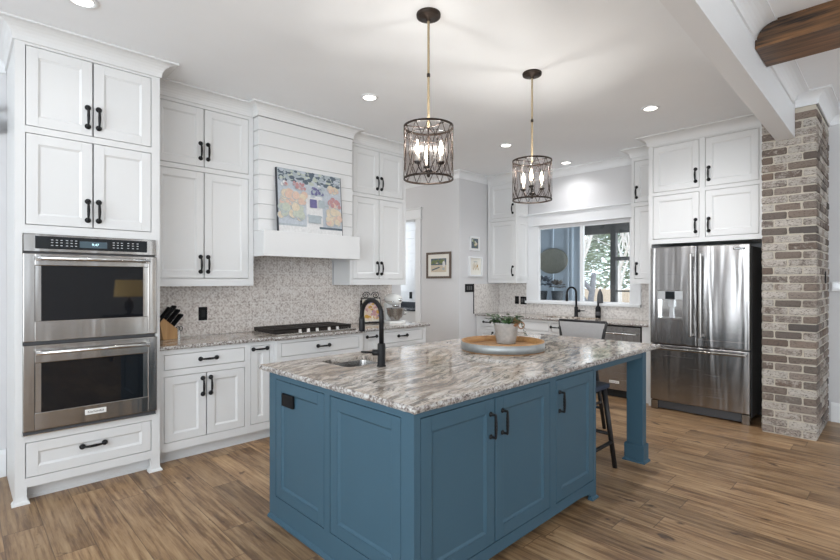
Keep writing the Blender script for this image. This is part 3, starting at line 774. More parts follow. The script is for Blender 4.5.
m = MB(); m.sweep([(IX0, IY1), (IX0, IY0), (IX0 + .07, IY0), (IX0 + .07, IY0 + .06)], [(0, 0), (0.015, 0), (0.015, 0.010), (0.004, 0.020), (0, 0.022)]); obj('base_molding', m, BLUE, t)
m = MB(); m.prism([(2.83, 0.062), (3.045, 0.062), (3.045, 0.0), (2.985, 0.0), (2.975, 0.03), (2.94, 0.05)], IY0, IY0 + 0.022)
m.sweep([(2.985, IY0 + .022), (2.985, IY0), (3.045, IY0), (3.045, IY0 + .05)], [(0, 0), (0.013, 0), (0.012, 0.010), (0.003, 0.018), (0, 0.02)]); obj('foot', m, BLUE, t)
m = MB(); m.box((IX1, 1.465, 0.835), (3.875, 1.487, 0.883)); m.box((3.91, 1.615, 0.835), (3.932, 2.70, 0.883)); m.box((IX1, 2.70, 0.835), (3.932, 2.722, 0.883)); obj('apron', m, BLUE, t)
for yy in (1.460, 2.590):
    m = MB(); m.box((3.874, yy, 0.0), (3.950, yy + .125, 0.883), 0.002); q = obj('post', m, BLUE, t)
    m = MB(); a0, a1, b0, b1 = 3.862, 3.964, yy - .013, yy + .140
    m.box((a0, b0, 0.0), (a1, b1, 0.136), 0.002); ring = [(a0, b1), (a0, b0), (a1, b0), (a1, b1)]
    m.sweep(ring, [(0, 0), (0.011, 0), (0.010, 0.010), (0.003, 0.018), (0, 0.02)], True); m.sweep(ring, [(-0.01, 0.136), (0.0, 0.136), (-0.01, 0.146)], True); obj('plinth', m, BLUE, q)
SX0, SX1, SY0, SY1 = 1.70, 2.06, 2.37, 2.69
slab([(1.362, 2.855), (1.362, 1.428), (4.180, 1.428), (4.180, 2.855)], 0.884, 0.914, rrect(SX0, SX1, SY0, SY1, 0.05), 0.0028, name='island_countertop', label='large brown streaked granite top of the blue island')
def basin(name, label, x0, x1, y0, y1, ztop, dep):
    m = MB(); A = rrect(x0 - .006, x1 + .006, y0 - .006, y1 + .006, 0.05); B = rrect(x0 + .01, x1 - .01, y0 + .01, y1 - .01, 0.06)
    lv = [[m.bm.verts.new((x, y, ztop)) for x, y in rrect(x0 - .02, x1 + .02, y0 - .02, y1 + .02, 0.06)], [m.bm.verts.new((x, y, ztop)) for x, y in A], [m.bm.verts.new((x, y, ztop - dep)) for x, y in B]]
    for a, b in zip(lv, lv[1:]):
        k = len(a)
        for i in range(k): m._f([a[i], a[(i + 1) % k], b[(i + 1) % k], b[i]])
    m._f(lv[2])
    o = obj(name, m, BOWLS); so = o.modifiers.new('thick', 'SOLIDIFY'); so.thickness = 0.002; so.offset = 1
    return tag(o, label, 'sink')
basin('prep_sink', 'small undermount steel prep sink in the island top', SX0, SX1, SY0, SY1, 0.8835, 0.19)

def faucet(label, base, zt, spout, reach, hgt, drop, lever, lr=0.5):
    t = thing('gooseneck_faucet', label, 'faucet', (base[0], base[1], zt))
    b = Vector((base[0], base[1], zt)); sp = Vector((*spout, 0)).normalized(); lv = Vector((*lever, 0)).normalized()
    m = MB(); m.lathe([(0, 0), (0.029, 0), (0.029, 0.006), (0.0245, 0.010), (0.0245, 0.135), (0.020, 0.142), (0.0, 0.142)], b, 20); obj('base', m, BLACK, t)
    m = MB(); r = reach / 2; pts = [b + Vector((0, 0, 0.135)), b + Vector((0, 0, hgt - r))]
    for i in range(1, 13):
        a = PI * i / 12; pts.append(b + sp * (r - r * math.cos(a)) + Vector((0, 0, hgt - r + r * math.sin(a))))
    e = pts[-1]; pts.append(e + Vector((0, 0, -0.03))); m.tube(pts, 0.0145, 14); obj('neck', m, BLACK, t)
    m = MB(); m.lathe([(0, -drop), (0.019, -drop), (0.0205, -drop + .01), (0.0185, -0.03), (0.0165, -0.015), (0, -0.015)], e, 18); obj('spray_head', m, BLACK, t)
    m = MB(); h = b + Vector((0, 0, 0.085)); m.tube([h, h + lv * 0.055], 0.019, 14); m.tube([h + lv * 0.05, h + lv * 0.125 + Vector((0, 0, 0.004))], [0.0075, 0.0055], 10); obj('lever', m, BLACK, t)
    return t
faucet('matte black gooseneck faucet beside the island prep sink', (1.872, 2.262), 0.9145, (-0.05, 1), 0.185, 0.405, 0.11, (-0.716, 0.698))

# stools
def stool(label, loc, yaw, back=True, scroll=False):
    t = thing('counter_stool', label, 'stool', loc)
    Fs = Fr(loc, yaw)
    m = MB(Fs); m.box((-0.21, -0.20, 0.615), (0.21, 0.20, 0.655), 0.012, 2); obj('seat', m, NAVYW, t)
    for sx in (-1, 1):
        for sy in (-1, 1):
            m = MB(Fs); m.tube([(0.17 * sx, 0.165 * sy, 0.62), (0.235 * sx, 0.225 * sy, 0.0)], [0.022, 0.018], 8); obj('leg', m, DARKW, t)
    for a, b, z in (((-.216, -.207), (.216, -.207), 0.20), ((-.216, .207), (.216, .207), 0.20), ((-.21, -.20), (-.21, .20), 0.26), ((.21, -.20), (.21, .20), 0.26)):
        m = MB(Fs); m.tube([(a[0], a[1], z), (b[0], b[1], z)], 0.014, 8); obj('stretcher', m, DARKW, t)
    if back:
        m = MB(Fs)
        for sx in (-1, 1): m.tube([(0.19 * sx, -0.185, 0.64), (0.235 * sx * 1.06, -0.235, 1.035)], 0.016, 8)
        m.tube([(-0.252, -0.235, 1.03), (0.252, -0.235, 1.03)], 0.016, 8); m.tube([(-0.205, -0.20, 0.74), (0.205, -0.20, 0.74)], 0.013, 8); p = obj('back_frame', m, DARKW, t)
        m = MB(Fs); m.prism([(-.200, .745), (.200, .745), (.242, 1.022), (-.242, 1.022)], -0.226, -0.214); obj('back_panel', m, WOVEN, p)
    if scroll:
        m = MB(Fs)
        for sx in (-1, 1):
            m.tube([(0.14 * sx, 0.16, 0.64), (0.15 * sx, 0.17, 0.86)], 0.010, 8)
            pts = [(0.15 * sx * (1 - .1) + 0.035 * sx * (1 - k / 18) * math.cos(k * .55), 0.165, 0.745 + 0.045 * (1 - k / 18) * math.sin(k * .55)) for k in range(16)]
            m.tube(pts, 0.006, 6)
        m.tube([(-.15, .17, .855), (.15, .17, .855)], 0.010, 8); obj('scroll_back', m, BLACK, t)
    return t
stool('counter stool with a grey woven back, standing at the far end of the island', (4.30, 2.30, 0), R(-90 + 180 + 0))
stool('dark wooden stool with splayed legs tucked under the island overhang', (3.40, 1.80, 0), 0, False, True)

# ------------------------------------------------------------------ refrigerator and its surround
FF = Fr((5.73, 0, 0), R(-90))     # u = -Y, d = +X
t = cabinet('refrigerator_cabinet', 'white four-door cabinet above the refrigerator', FF, -2.091, -0.995, 1.862, 2.985, 0.69,
            [('door', -2.044, -1.567, 2.450, 2.972, ('V', -1.602, 2.450 + .135)), ('door', -1.512, -1.032, 2.450, 2.972, ('V', -1.477, 2.450 + .135)),
             ('door', -2.044, -1.567, 1.915, 2.409, ('V', -1.602, 1.915 + .125)), ('door', -1.512, -1.032, 1.915, 2.409, ('V', -1.477, 1.915 + .125))])
m = MB(FF); m.sweep([(-2.091, 0.36), (-2.091, 0), (-0.985, 0)], cove(2.985, CZ - .001, 0.105)); obj('crown_molding', m, WHITE, t)
m = MB(FF); m.box((-2.091, 0, 0), (-2.062, 0.69, 1.862)); obj('side_panel', m, WHITE, t)
t = thing('refrigerator', 'stainless steel french door refrigerator with a bottom freezer drawer', 'refrigerator', (6.0, 1.565, 0))
FR = Fr((5.64, 0, 0), R(-90))
m = MB(FR); m.box((-2.038, 0.075, 0.055), (-1.092, 0.70, 1.795), 0.004); obj('case', m, DGREY, t)
def fdoor(name, u0, u1, z0, z1):
    m = MB(FR); m.box((u0, 0.0, z0), (u1, 0.070, z1), 0.010, 3); return obj(name, m, STEELV, t)
dL = MB(FR)   # left door with an opening for the dispenser
DU0, DU1, DZ0, DZ1 = -1.962, -1.704, 1.022, 1.330
dL.box((-2.040, 0, 0.742), (-1.571, 0.070, DZ0), 0.006, 2); dL.box((-2.040, 0, DZ1), (-1.571, 0.070, 1.815), 0.006, 2)
dL.box((-2.040, 0.0005, DZ0 - .008), (DU0, 0.070, DZ1 + .008)); dL.box((DU1, 0.0005, DZ0 - .008), (-1.571, 0.070, DZ1 + .008))
pL = obj('door', dL, STEELV, t)
m = MB(FR); m.box((DU0, 0.060, DZ0), (DU1, 0.068, DZ1)); m.box((DU0, 0.0, DZ0), (DU0 + .006, 0.062, 1.235)); m.box((DU1 - .006, 0.0, DZ0), (DU1, 0.062, 1.235)); m.box((DU0, -0.004, DZ0 - .004), (DU1, 0.062, DZ0 + .012)); q = obj('dispenser', m, CHROME, pL)
m = MB(FR); m.box((DU0, -0.004, 1.236), (DU1, 0.060, DZ1), 0.002); obj('dispenser_fascia', m, LGREY, pL)
m = MB(FR); m.box((-1.880, -0.0055, 1.240), (-1.782, -0.0035, DZ1 - .004)); obj('dispenser_screen', m, PANELG, pL)
m = MB(FR); m.box((-1.86, 0.020, 1.150), (-1.80, 0.060, 1.236), 0.004); m.prism([(-1.855, 1.035), (-1.805, 1.035), (-1.815, 1.15), (-1.845, 1.15)], 0.040, 0.052); obj('dispenser_paddle', m, LGREY, pL)
pR = fdoor('door', -1.564, -1.094, 0.742, 1.815)
pD = fdoor('freezer_drawer', -2.040, -1.094, 0.105, 0.732)
def bar(parent, a, b, horiz=False):
    m = MB(FR)
    if horiz: m.box((a[0], -0.075, a[1] - .013), (b[0], -0.048, b[1] + .013), 0.008, 2)
    else: m.box((a[0] - .014, -0.075, a[1]), (b[0] + .014, -0.045, b[1]), 0.008, 2)
    for p in (a, b):
        s = 0.02
        if horiz: x = p[0] + (s if p is a else -s); m.box((x - .012, -0.05, p[1] - .010), (x + .012, 0.001, p[1] + .010), 0.002)
        else: z = p[1] + (s if p is a else -s); m.box((p[0] - .010, -0.05, z - .014), (p[0] + .010, 0.001, z + .014), 0.002)
    obj('handle', m, STEEL, parent)
    m = MB(FR)
    return parent
bar(pL, (-1.613, 0.845), (-1.613, 1.735)); bar(pR, (-1.522, 0.845), (-1.522, 1.735)); bar(pD, (-2.015, 0.695), (-1.115, 0.695), True)
m = MB(FR); m.box((-1.235, -0.0035, 1.757), (-1.135, 0.001, 1.777), 0.001); q = obj('badge', m, DGREY, pR)
text('badge_lettering', 'KitchenAid', 0.017, pR, FR(-1.185, -0.0042, 1.767), (R(90), 0, R(-90)), CHROME, 0.0003)
m = MB(FR); m.box((-2.030, 0.045, 0.012), (-1.10, 0.085, 0.096), 0.003); obj('toe_grille', m, DGREY, t)
m = MB(FR)
for u in (-2.0, -1.13): m = MB(FR); m.box((u - .035, 0.01, 0.0), (u + .035, 0.07, 0.10), 0.004); obj('foot', m, STEEL, t)
m = MB(FR)
for u in (-2.0, -1.13): m = MB(FR); m.box((u - .03, 0.55, 0.0), (u + .03, 0.64, 0.06)); obj('roller', m, DGREY, t)

# ------------------------------------------------------------------ window wall cabinets
FW = Fr((6.10, 0, 0), R(-90))
t = cabinet('upper_cabinet', 'narrow white two-door upper cabinet left of the sink window', FW, -4.700, -4.160, 1.408, 2.985, 0.322,
            [('door', -4.655, -4.185, 2.424, 2.943, ('V', -4.222, 2.55)), ('door', -4.655, -4.185, 1.470, 2.372, ('V', -4.222, 1.595))])
m = MB(FW); m.sweep([(-4.700, 0), (-4.160, 0), (-4.160, 0.322)], cove(2.985, CZ - .001, 0.105)); obj('crown_molding', m, WHITE, t)
FS = Fr((0, 4.160, 0), 0)
for a, b in ((2.424, 2.943), (1.470, 2.372)): obj('end_panel', shaker(FS, 6.13, 6.41, a, b, 0.05, fd=-0.012), WHITE, t)
t = cabinet('upper_cabinet', 'slim white two-door upper cabinet between the window and refrigerator', FW, -2.435, -2.093, 1.408, 2.985, 0.322,
            [('door', -2.402, -2.125, 2.424, 2.943, ('V', -2.370, 2.55)), ('door', -2.402, -2.125, 1.470, 2.372, ('V', -2.370, 1.595))])
m = MB(FW); m.sweep([(-2.435, 0.322), (-2.435, 0), (-2.093, 0)], cove(2.985, CZ - .001, 0.105)); obj('crown_molding', m, WHITE, t)
FD = Fr((5.82, 0, 0), R(-90))
cabinet('base_cabinet', 'white base cabinet with a drawer in the corner by the light switch', FD, -4.712, -4.02, BZ0, BZ1, 0.60,
        [('slab_drawer', -4.66, -4.06, 0.742, 0.866, ('H', -4.50, 0.812))] + pair(-4.66, -4.06, 0.166, 0.70, 0.59), toe=(0, 0.10))
cabinet('sink_base_cabinet', 'white base cabinet with two doors under the window sink', FD, -4.018, -2.830, BZ0, BZ1, 0.60,
        [('slab_drawer', -3.97, -3.44, 0.742, 0.866, None), ('slab_drawer', -3.40, -2.87, 0.742, 0.866, ('H', -3.34, 0.81))] + pair(-3.97, -3.42, 0.166, 0.70, 0.59) + pair(-3.40, -2.87, 0.166, 0.70, 0.59), toe=(0, 0.10))
m = MB(FD); m.box((-2.200, 0, 0), (-2.093, 0.60, 0.898)); tag(obj('cabinet_filler', m, WHITE), 'white filler panel between the dishwasher and refrigerator', 'panel')
t = thing('dishwasher', 'stainless steel dishwasher under the window counter', 'dishwasher', (6.1, 2.51, 0))
m = MB(FD); m.box((-2.820, 0.03, 0.09), (-2.210, 0.58, 0.885)); m.box((-2.82, 0.06, 0), (-2.21, 0.5, 0.09)); obj('tub', m, DARKI, t)
m = MB(FD); m.box((-2.815, -0.012, 0.100), (-2.218, 0.028, 0.878), 0.004, 2); p = obj('door', m, STEELV, t)
m = MB(FD); m.tube([(-2.79, -0.055, 0.80), (-2.245, -0.055, 0.80)], 0.011, 12)
for u in (-2.77, -2.265): m.box((u - .013, -0.06, 0.789), (u + .013, -0.010, 0.811), 0.003)
obj('handle', m, CHROME, p)
m = MB(FD); m.box((-2.590, -0.0145, 0.180), (-2.466, -0.0115, 0.212), 0.001); obj('badge', m, ENAMEL, p)
text('badge_lettering', 'KitchenAid', 0.020, p, FD(-2.528, -0.015, 0.196), (R(90), 0, R(-90)), BLACK, 0.0003)
KX0, KX1, KY0, KY1 = 5.93, 6.28, 2.93, 3.62
slab([(5.785, 4.712), (5.785, 2.095), (6.422, 2.095), (6.422, 4.712)][::1], 0.900, 0.930, rrect(KX0, KX1, KY0, KY1, 0.05), 0.0012, label='granite countertop under the sink window')
basin('kitchen_sink', 'undermount steel sink below the window', KX0, KX1, KY0, KY1, 0.8995, 0.2)
faucet('matte black gooseneck faucet below the window', (6.345, 3.31), 0.930, (-1, 0.35), 0.17, 0.42, 0.11, (0.15, -1))
m = MB(); m.box((6.4225, 2.093, 0.9305), (6.4295, 4.7185, OZ0 - .051)); m.box((6.4225, 4.186, OZ0 - .051), (6.4295, 4.7185, 1.407)); m.box((6.4225, 2.093, OZ0 - .051), (6.4295, 2.4365, 1.407))
m.box((5.765, 4.7125, 0.9305), (6.4225, 4.7195, 1.394))
tag(obj('tile_backsplash', m, MOSAIC), 'pale mosaic tile backsplash around the sink window', 'backsplash')
m = MB(); m.box((5.755, 4.709, 0.9305), (5.765, 4.7195, 1.396)); struct('trim_tile_edge', m, BLACK)

# outlets and switches
def plate(name, label, fr, u, z, w, h, kind, d=-0.006):
    t = thing(name, label, kind, fr(u, 0, z))
    m = MB(fr); m.box((u - w / 2, d, z - h / 2), (u + w / 2, 0.0, z + h / 2), 0.002); obj('cover_plate', m, BLACKP, t)
    n = max(1, round(w / 0.06) if w > 0.085 else 1)
    for i in range(n):
        c = u + (i - (n - 1) / 2) * 0.046
        m = MB(fr); m.box((c - .016, d - .002, z - .032), (c + .016, d, z + .032), 0.001); obj('insert', m, DGREY if kind == 'switch' else BLACK, t)
FT = Fr((0, 4.642, 0), 0); FTW = Fr((6.4225, 0, 0), R(-90)); FP = Fr((0, PY, 0), 0)
plate('wall_outlet', 'black outlet on the patterned tile right of the knife block', FT, 1.660, 1.132, 0.078, 0.125, 'outlet')
plate('wall_outlet', 'black outlet on the patterned tile behind the cookbook stand', FT, 3.545, 1.135, 0.080, 0.140, 'outlet')
plate('wall_outlet', 'narrower black outlet on the pale tile left of the window', FTW, -4.365, 1.136, 0.074, 0.122, 'outlet')
plate('wall_switch', 'wider black switch plate on the pale tile against the window casing', FTW, -4.243, 1.132, 0.112, 0.122, 'switch')
plate('wall_switch', 'black switch plate on the grey wall below two small pictures', FP, 5.655, 1.332, 0.20, 0.125, 'switch')

# ------------------------------------------------------------------ brick column
BX0, BX1, BY0, BY1 = 5.52, WX - 0.002, 0.565, 0.980
t = thing('brick_column', 'whitewashed brick column beside the refrigerator', 'column', (5.95, 0.77, 0))
m = MB(); m.box((BX0 + .009, BY0 + .009, 0), (BX1, BY1 - .009, 3.03)); obj('mortar_core', m, GROUT, t)
m = MB(); ch, ml = 0.0747, 0.011
def brick(a, b):
    tb = bmesh.new(); bmesh.ops.create_cube(tb, size=1)
    for v in tb.verts: v.co = Vector([a[i] + (v.co[i] + .5) * (b[i] - a[i]) for i in range(3)])
    bmesh.ops.bevel(tb, geom=tb.edges[:], offset=0.006, segments=2, affect='EDGES')
    for v in tb.verts: v.co += Vector([random.uniform(-.0022, .0022) for _ in range(3)])
    m.merge(tb)
nrow = 40
for k in range(nrow):
    z0 = 0.006 + k * ch + random.uniform(-.002, .002); z1 = z0 + ch - ml
    if k == nrow - 1: z1 = min(z1, 3.028)
    L_ = BY1 - BY0
    def run(cuts, w):
        for a, b in zip(cuts, cuts[1:]): w(a + ml / 2, b - ml / 2)
    j = lambda: random.uniform(-.004, .004)
    if k % 2 == 0: cy = [BY0 + .005, BY0 + .105 + j(), BY0 + .315 + j(), BY1 - 0.004]; x1 = 0.205
    else: cy = [BY0 + .005, BY0 + .21 + j(), BY1 - .004]; x1 = 0.105
    for i, (a, b) in enumerate(zip(cy, cy[1:])):
        p = random.uniform(-.003, .003); first = i == 0
        brick((BX0 + p, BY0 + p * .4 if first else a + ml / 2, z0), (BX0 + (x1 if first else 0.10), b - (ml / 2 if i < len(cy) - 2 else 0), z1))
    x = BX0 + x1 + ml
    while x < BX1 - 0.03:
        e = min(x + 0.202 + j(), BX1); p = random.uniform(-.003, .003)
        brick((x, BY0 + p, z0), (e, BY0 + 0.08, z1)); x = e + ml
o = obj('brickwork', m, BRICK, t)
m = MB(); m.sweep([(BX0, br(5.4) - 0.002), (BX0, BY0), (BX1, BY0)], cove(3.028, LZ, 0.105)); obj('crown_molding', m, TRIM, t)
FBk = Fr((0, BY0, 0), 0)
plate('wall_outlet', 'slim black outlet on the side of the brick column', Fr((0, BY0 - 0.001, 0), 0), 6.10, 1.475, 0.07, 0.118, 'outlet')
t = thing('thermostat', 'small white wall thermostat right of the brick column', 'thermostat', (WX, 0.47, 1.40))
F6 = Fr((WX, 0, 0), R(-90))
m = MB(F6); m.box((-0.545, -0.022, 1.335), (-0.415, 0, 1.435), 0.004); obj('housing', m, TRIM, t)
m = MB(F6); m.box((-0.535, -0.0235, 1.365), (-0.47, -0.0215, 1.420)); obj('screen', m, LGREY, t)
# dark wooden beam of the living side
m = MB(); bx0, bx1, zb = 3.79, 4.17, 2.979
prof = [(-4.955, zb), (br(4.0) - .004, zb), (br(4.0) - .004, 3.030)]
for i in range(1, 7):
    a = PI / 2 * i / 6; prof.append((br(4.0) - .016 - 0.108 * (1 - math.cos(a)), 3.035 + 0.093 * math.sin(a)))
prof += [(br(4.0) - .124, LZ - .002), (-4.955, LZ - .002)]
m.prism(prof, bx0, bx1, 'u'); o = obj('wooden_ceiling_beam', m, BEAMW); tag(o, 'dark stained wooden beam on the ceiling at the top right', 'beam'); o['kind'] = 'thing'

# ------------------------------------------------------------------ pendants
def pendant(x, y, label, zb, zt, a0):
    t = thing('pendant_light', label, 'pendant light', (x, y, CZ), 'pendants over the island')
    m = MB(); m.lathe([(0, 0), (0.074, 0), (0.076, -0.006), (0.074, -0.020), (0.060, -0.026), (0.016, -0.028), (0.012, -0.045), (0, -0.045)], (x, y, CZ), 28); obj('canopy', m, BRONZE, t)
    m = MB(); m.lathe([(0.0075, CZ - .045), (0.0078, zt - .005)][::-1], (x, y, 0), 10); p = obj('rod', m, ROPE, t)
    zm = (CZ + zt) / 2 - 0.03
    m = MB(); m.lathe([(0.008, zm - .012), (0.0105, zm - .010), (0.0105, zm + .010), (0.008, zm + .012)], (x, y, 0), 12); obj('coupling', m, BRONZE, p)
    rr = 0.152; m = MB()
    for z in (zt, zb):
        m.lathe([(rr - .004, z - .006), (rr + .003, z - .006), (rr + .003, z + .006), (rr - .004, z + .006), (rr - .004, z - .006)], (x, y, 0), 48)
    m.tube([(x + (rr - .012) * math.cos(a), y + (rr - .012) * math.sin(a), zt - .055) for a in [2 * PI * i / 40 for i in range(40)]], 0.0022, 6, True)
    NW = 12; D = 2 * PI / NW; h = zt - zb
    def oa(s):
        q = min(s, 1 - s)
        return 0.5 * (1 - q / 0.27) + 0.02 * q / .27 if q < 0.27 else 0.02 + 0.20 * math.sin(PI * (q - .27) / .46)
    for k in range(NW):
        for sg in (-1, 1):
            pts = []
            for i in range(21):
                s = i / 20; a = D * k + sg * D * oa(s); pts.append((x + rr * math.cos(a), y + rr * math.sin(a), zb + h * s))
            m.tube(pts, 0.0025, 5)
    obj('cage', m, BRONZE, t)
    m = MB(); m.lathe([(rr - .008, zb + .008), (rr - .008, zt - .008)], (x, y, 0), 48)
    obj('glass_shade', m, SEEDED, t)
    m = MB(); m.tube([(x, y, zt - .005), (x, y, zb + .05)], 0.006, 8); m.lathe([(0, zb + .008), (0.008, zb + .012), (0.012, zb + .022), (0.007, zb + .032), (0.020, zb + .040), (0.026, zb + .052), (0.012, zb + .062), (0, zb + .062)], (x, y, 0), 16)
    for k in range(3):
        a = 2 * PI * k / 3 + 0.5; m.tube([(x + rr * .97 * math.cos(a), y + rr * .97 * math.sin(a), zt), (x, y, zt - .004)], 0.003, 6)
    q = obj('stem', m, BRONZE, t)
    for k in range(3):
        a = 2 * PI * k / 3 + R(a0); d = Vector((math.cos(a), math.sin(a), 0)); c = Vector((x, y, 0))
        m = MB(); pts = [c + d * (0.015 + 0.068 * i / 8) + Vector((0, 0, zb + .055 - 0.022 * math.sin(PI * i / 8) + 0.03 * (i / 8) ** 3)) for i in range(9)]
        m.tube(pts, 0.0045, 7); e = c + d * 0.083
        m.lathe([(0, zb + .080), (0.016, zb + .083), (0.024, zb + .096), (0.014, zb + .098), (0, zb + .098)], e, 14); arm = obj('candle_arm', m, BRONZE, t)
        m = MB(); m.lathe([(0, zb + .097), (0.0105, zb + .097), (0.0105, zb + .135), (0, zb + .135)], e, 14); obj('candle_sleeve', m, PAPER, arm)
        m = MB(); m.lathe([(0, zb + .135), (0.008, zb + .137), (0.0165, zb + .160), (0.015, zb + .182), (0.006, zb + .215), (0, zb + .228)], e, 14); obj('bulb', m, BULB, arm)
        ld = bpy.data.lights.new('bulb_light', 'POINT'); ld.energy = 4.6; ld.shadow_soft_size = 0.012; ld.color = (1, 0.96, 0.90)
        lo = bpy.data.objects.new('bulb_light', ld); COL.objects.link(lo); lo.parent = t; lo.location = Vector((e.x, e.y, zb + .245)) - org(t)
pendant(2.092, 2.072, 'nearer bronze cage pendant with three candle bulbs', 2.073, 2.393, 52)
pendant(3.276, 2.085, 'farther bronze cage pendant, nearer the window', 2.085, 2.393, 208)

# ------------------------------------------------------------------ cooktop
t = thing('gas_cooktop', 'steel gas cooktop with black grates under the hood', 'cooktop', (2.56, 4.31, 0.930))
m = MB(); m.box((2.105, 4.055, 0.9305), (3.015, 4.565, 0.945), 0.004, 2); obj('tray', m, STEEL, t)
for gx in range(3):
    a = 2.12 + gx * 0.2975; b = a + 0.290; m = MB()
    for xx in (a + .008, (a + b) / 2, b - .008): m.box((xx - .007, 4.135, 0.966), (xx + .007, 4.550, 0.982), 0.002)
    for i in range(9): yy = 4.142 + i * 0.0505; m.box((a, yy - .007, 0.966), (b, yy + .007, 0.982), 0.002)
    m.box((a, 4.135, 0.950), (b, 4.149, 0.980), .002); m.box((a, 4.536, 0.950), (b, 4.550, 0.980), .002); m.box((a, 4.149, 0.950), (a + .014, 4.536, 0.980)); m.box((b - .014, 4.149, 0.950), (b, 4.536, 0.980))
    for xx in (a + .01, b - .01):
        for yy in (4.145, 4.54): m.box((xx - .007, yy - .007, 0.944), (xx + .007, yy + .007, 0.968))
    obj('grate', m, IRON, t)
    m = MB()
    for yy in ((4.24, 4.46) if gx != 1 else (4.34,)): m.lathe([(0, .944), (.05, .944), (.048, .955), (.03, .960), (0, .961)], ((a + b) / 2, yy, 0), 20)
    obj('burner', m, DARKI, t)
for kx in (2.37, 2.46, 2.56, 2.70, 2.80):
    m = MB(); m.lathe([(0, .944), (.023, .944), (.021, .948), (.018, .950), (.016, .972), (.013, .976), (0, .976)], (kx, 4.092, 0), 18); obj('knob', m, CHROME, t)

# ------------------------------------------------------------------ knife block
t = thing('knife_block', 'wooden knife block with black handled knives beside the oven cabinet', 'knife block', (1.36, 4.52, 0.930))
FK = Fr((1.330, 4.555, 0.9305), R(4))
m = MB(FK); m.prism([(-.055, 0), (.062, 0), (.062, .085), (-.050, .185), (-.082, .145)], -0.050, 0.045); obj('block', m, BLOCKW, t)
dirv = Vector((0.62, -0.06, 0.80)).normalized()
rows = [(-.068, .163, 2, .165), (-.035, .170, 3, .170), (.000, .140, 3, .165), (.035, .108, 3, .150)]
for u, z, n, ln in rows:
    for i in range(n):
        d0 = -0.025 + (0.06 * i / max(1, n - 1)); p0 = Vector((u, d0, z)) - dirv * 0.02
        kn = thing('kitchen_knife', 'black handled kitchen knife standing in the wooden knife block', 'knife', FK(*p0), 'knives in the block')
        m = MB(FK); m.tube([p0, p0 + dirv * 0.03, p0 + dirv * ln * 0.6, p0 + dirv * (ln - .012), p0 + dirv * ln], [0.0095, 0.0115, 0.0105, 0.013, 0.009], 8); obj('handle', m, BLACKP, kn)
        m = MB(FK); m.box((p0.x - .004, p0.y - .0012, p0.z - .03), (p0.x + .012, p0.y + .0012, p0.z + .012)); obj('blade', m, CHROME, kn)
t = thing('kitchen_shears', 'steel kitchen shears with looped grips against the knife block', 'scissors', FK(.085, -.02, .0))
m = MB(FK)
for dx in (-.012, .016): m.tube([(0.088 + dx + 0.014 * math.cos(a), -.02, 0.055 + .05 * 0 + 0.020 * math.sin(a) + 0.03) for a in [2 * PI * i / 16 for i in range(16)]], 0.0035, 6, True)
obj('grips', m, DGREY, t)
m = MB(FK); m.prism([(.078, 0), (.098, 0), (.094, .07), (.084, .07)], -.022, -.018); obj('blades', m, STEEL, t)

# ------------------------------------------------------------------ cookbook stand, cookbook, stand mixer
t = thing('cookbook_stand', 'black iron cookbook stand with two scrolls behind the island faucet', 'stand', (3.60, 4.52, 0.930))
FQ = Fr((3.595, 4.50, 0.9305), R(-14))
m = MB(FQ)
m.tube([(-.13, -.03, .012), (.13, -.03, .012)], 0.006, 8); m.tube([(-.13, -.03, .012), (-.13, .02, .02), (-.12, .07, .31)], 0.006, 8); m.tube([(.13, -.03, .012), (.13, .02, .02), (.12, .07, .31)], 0.006, 8); m.tube([(-.12, .07, .30), (.12, .07, .30)], 0.005, 8)
m.tube([(0, .07, .28), (0, .115, .006)], 0.005, 8); m.tube([(-.13, -.03, .006), (.13, -.03, .006)], 0.006, 6)
for sx in (-1, 1):
    m.tube([(sx * (0.062 - 0.055 * (1 - k / 26) * math.cos(k * .5)), .072, .335 + 0.045 * (1 - k / 26) * math.sin(k * .5)) for k in range(23)], 0.0045, 6)
obj('frame', m, BLACK, t)
t = thing('cookbook', 'open cookbook with a colourful food photo on the iron stand', 'book', FQ(0, 0, .03))
FRUIT = [flat('paint_peach', (0.60, 0.44, 0.36)), flat('paint_pale_green', (0.46, 0.50, 0.43)), flat('paint_rose', (0.44, 0.24, 0.25)), flat('paint_cream', (0.60, 0.52, 0.40)),
         flat('paint_plum', (0.14, 0.13, 0.27)), flat('paint_slate', (0.10, 0.13, 0.16)), flat('paint_sky', (0.46, 0.50, 0.55)), flat('paint_paper', (0.66, 0.66, 0.66)), flat('paint_grey', (0.38, 0.43, 0.46)), flat('paint_gold', (0.50, 0.28, 0.05))]
def leaned(fr, u, z, lean, z0, d0=0.0, lift=0.0):   # point on a board leaning back by angle lean
    return fr(u, d0 + math.sin(lean) * (z - z0) - lift * math.cos(lean), z0 + math.cos(lean) * (z - z0) + lift * math.sin(lean))
class Sheet:                                        # flat patches on a leaning board
    def __init__(s, fr, lean, z0, d0): s.a = (fr, lean, z0, d0); s.m = MB(); s.k = 0
    def poly(s, pts, mi, lift):
        fr, lean, z0, d0 = s.a
        f = s.m.bm.faces.new([s.m.bm.verts.new(leaned(fr, u, z, lean, z0, d0, lift)) for u, z in pts]); f.material_index = mi
    def ell(s, u, z, ru, rz, mi, n=12):
        s.k += 1; s.poly([(u + ru * math.cos(2 * PI * i / n), z + rz * math.sin(2 * PI * i / n)) for i in range(n)], mi, 0.0006 + 0.000022 * s.k)
    def rect(s, u0, z0, u1, z1, mi): s.k += 1; s.poly([(u0, z0), (u1, z0), (u1, z1), (u0, z1)], mi, 0.0006 + 0.000022 * s.k)
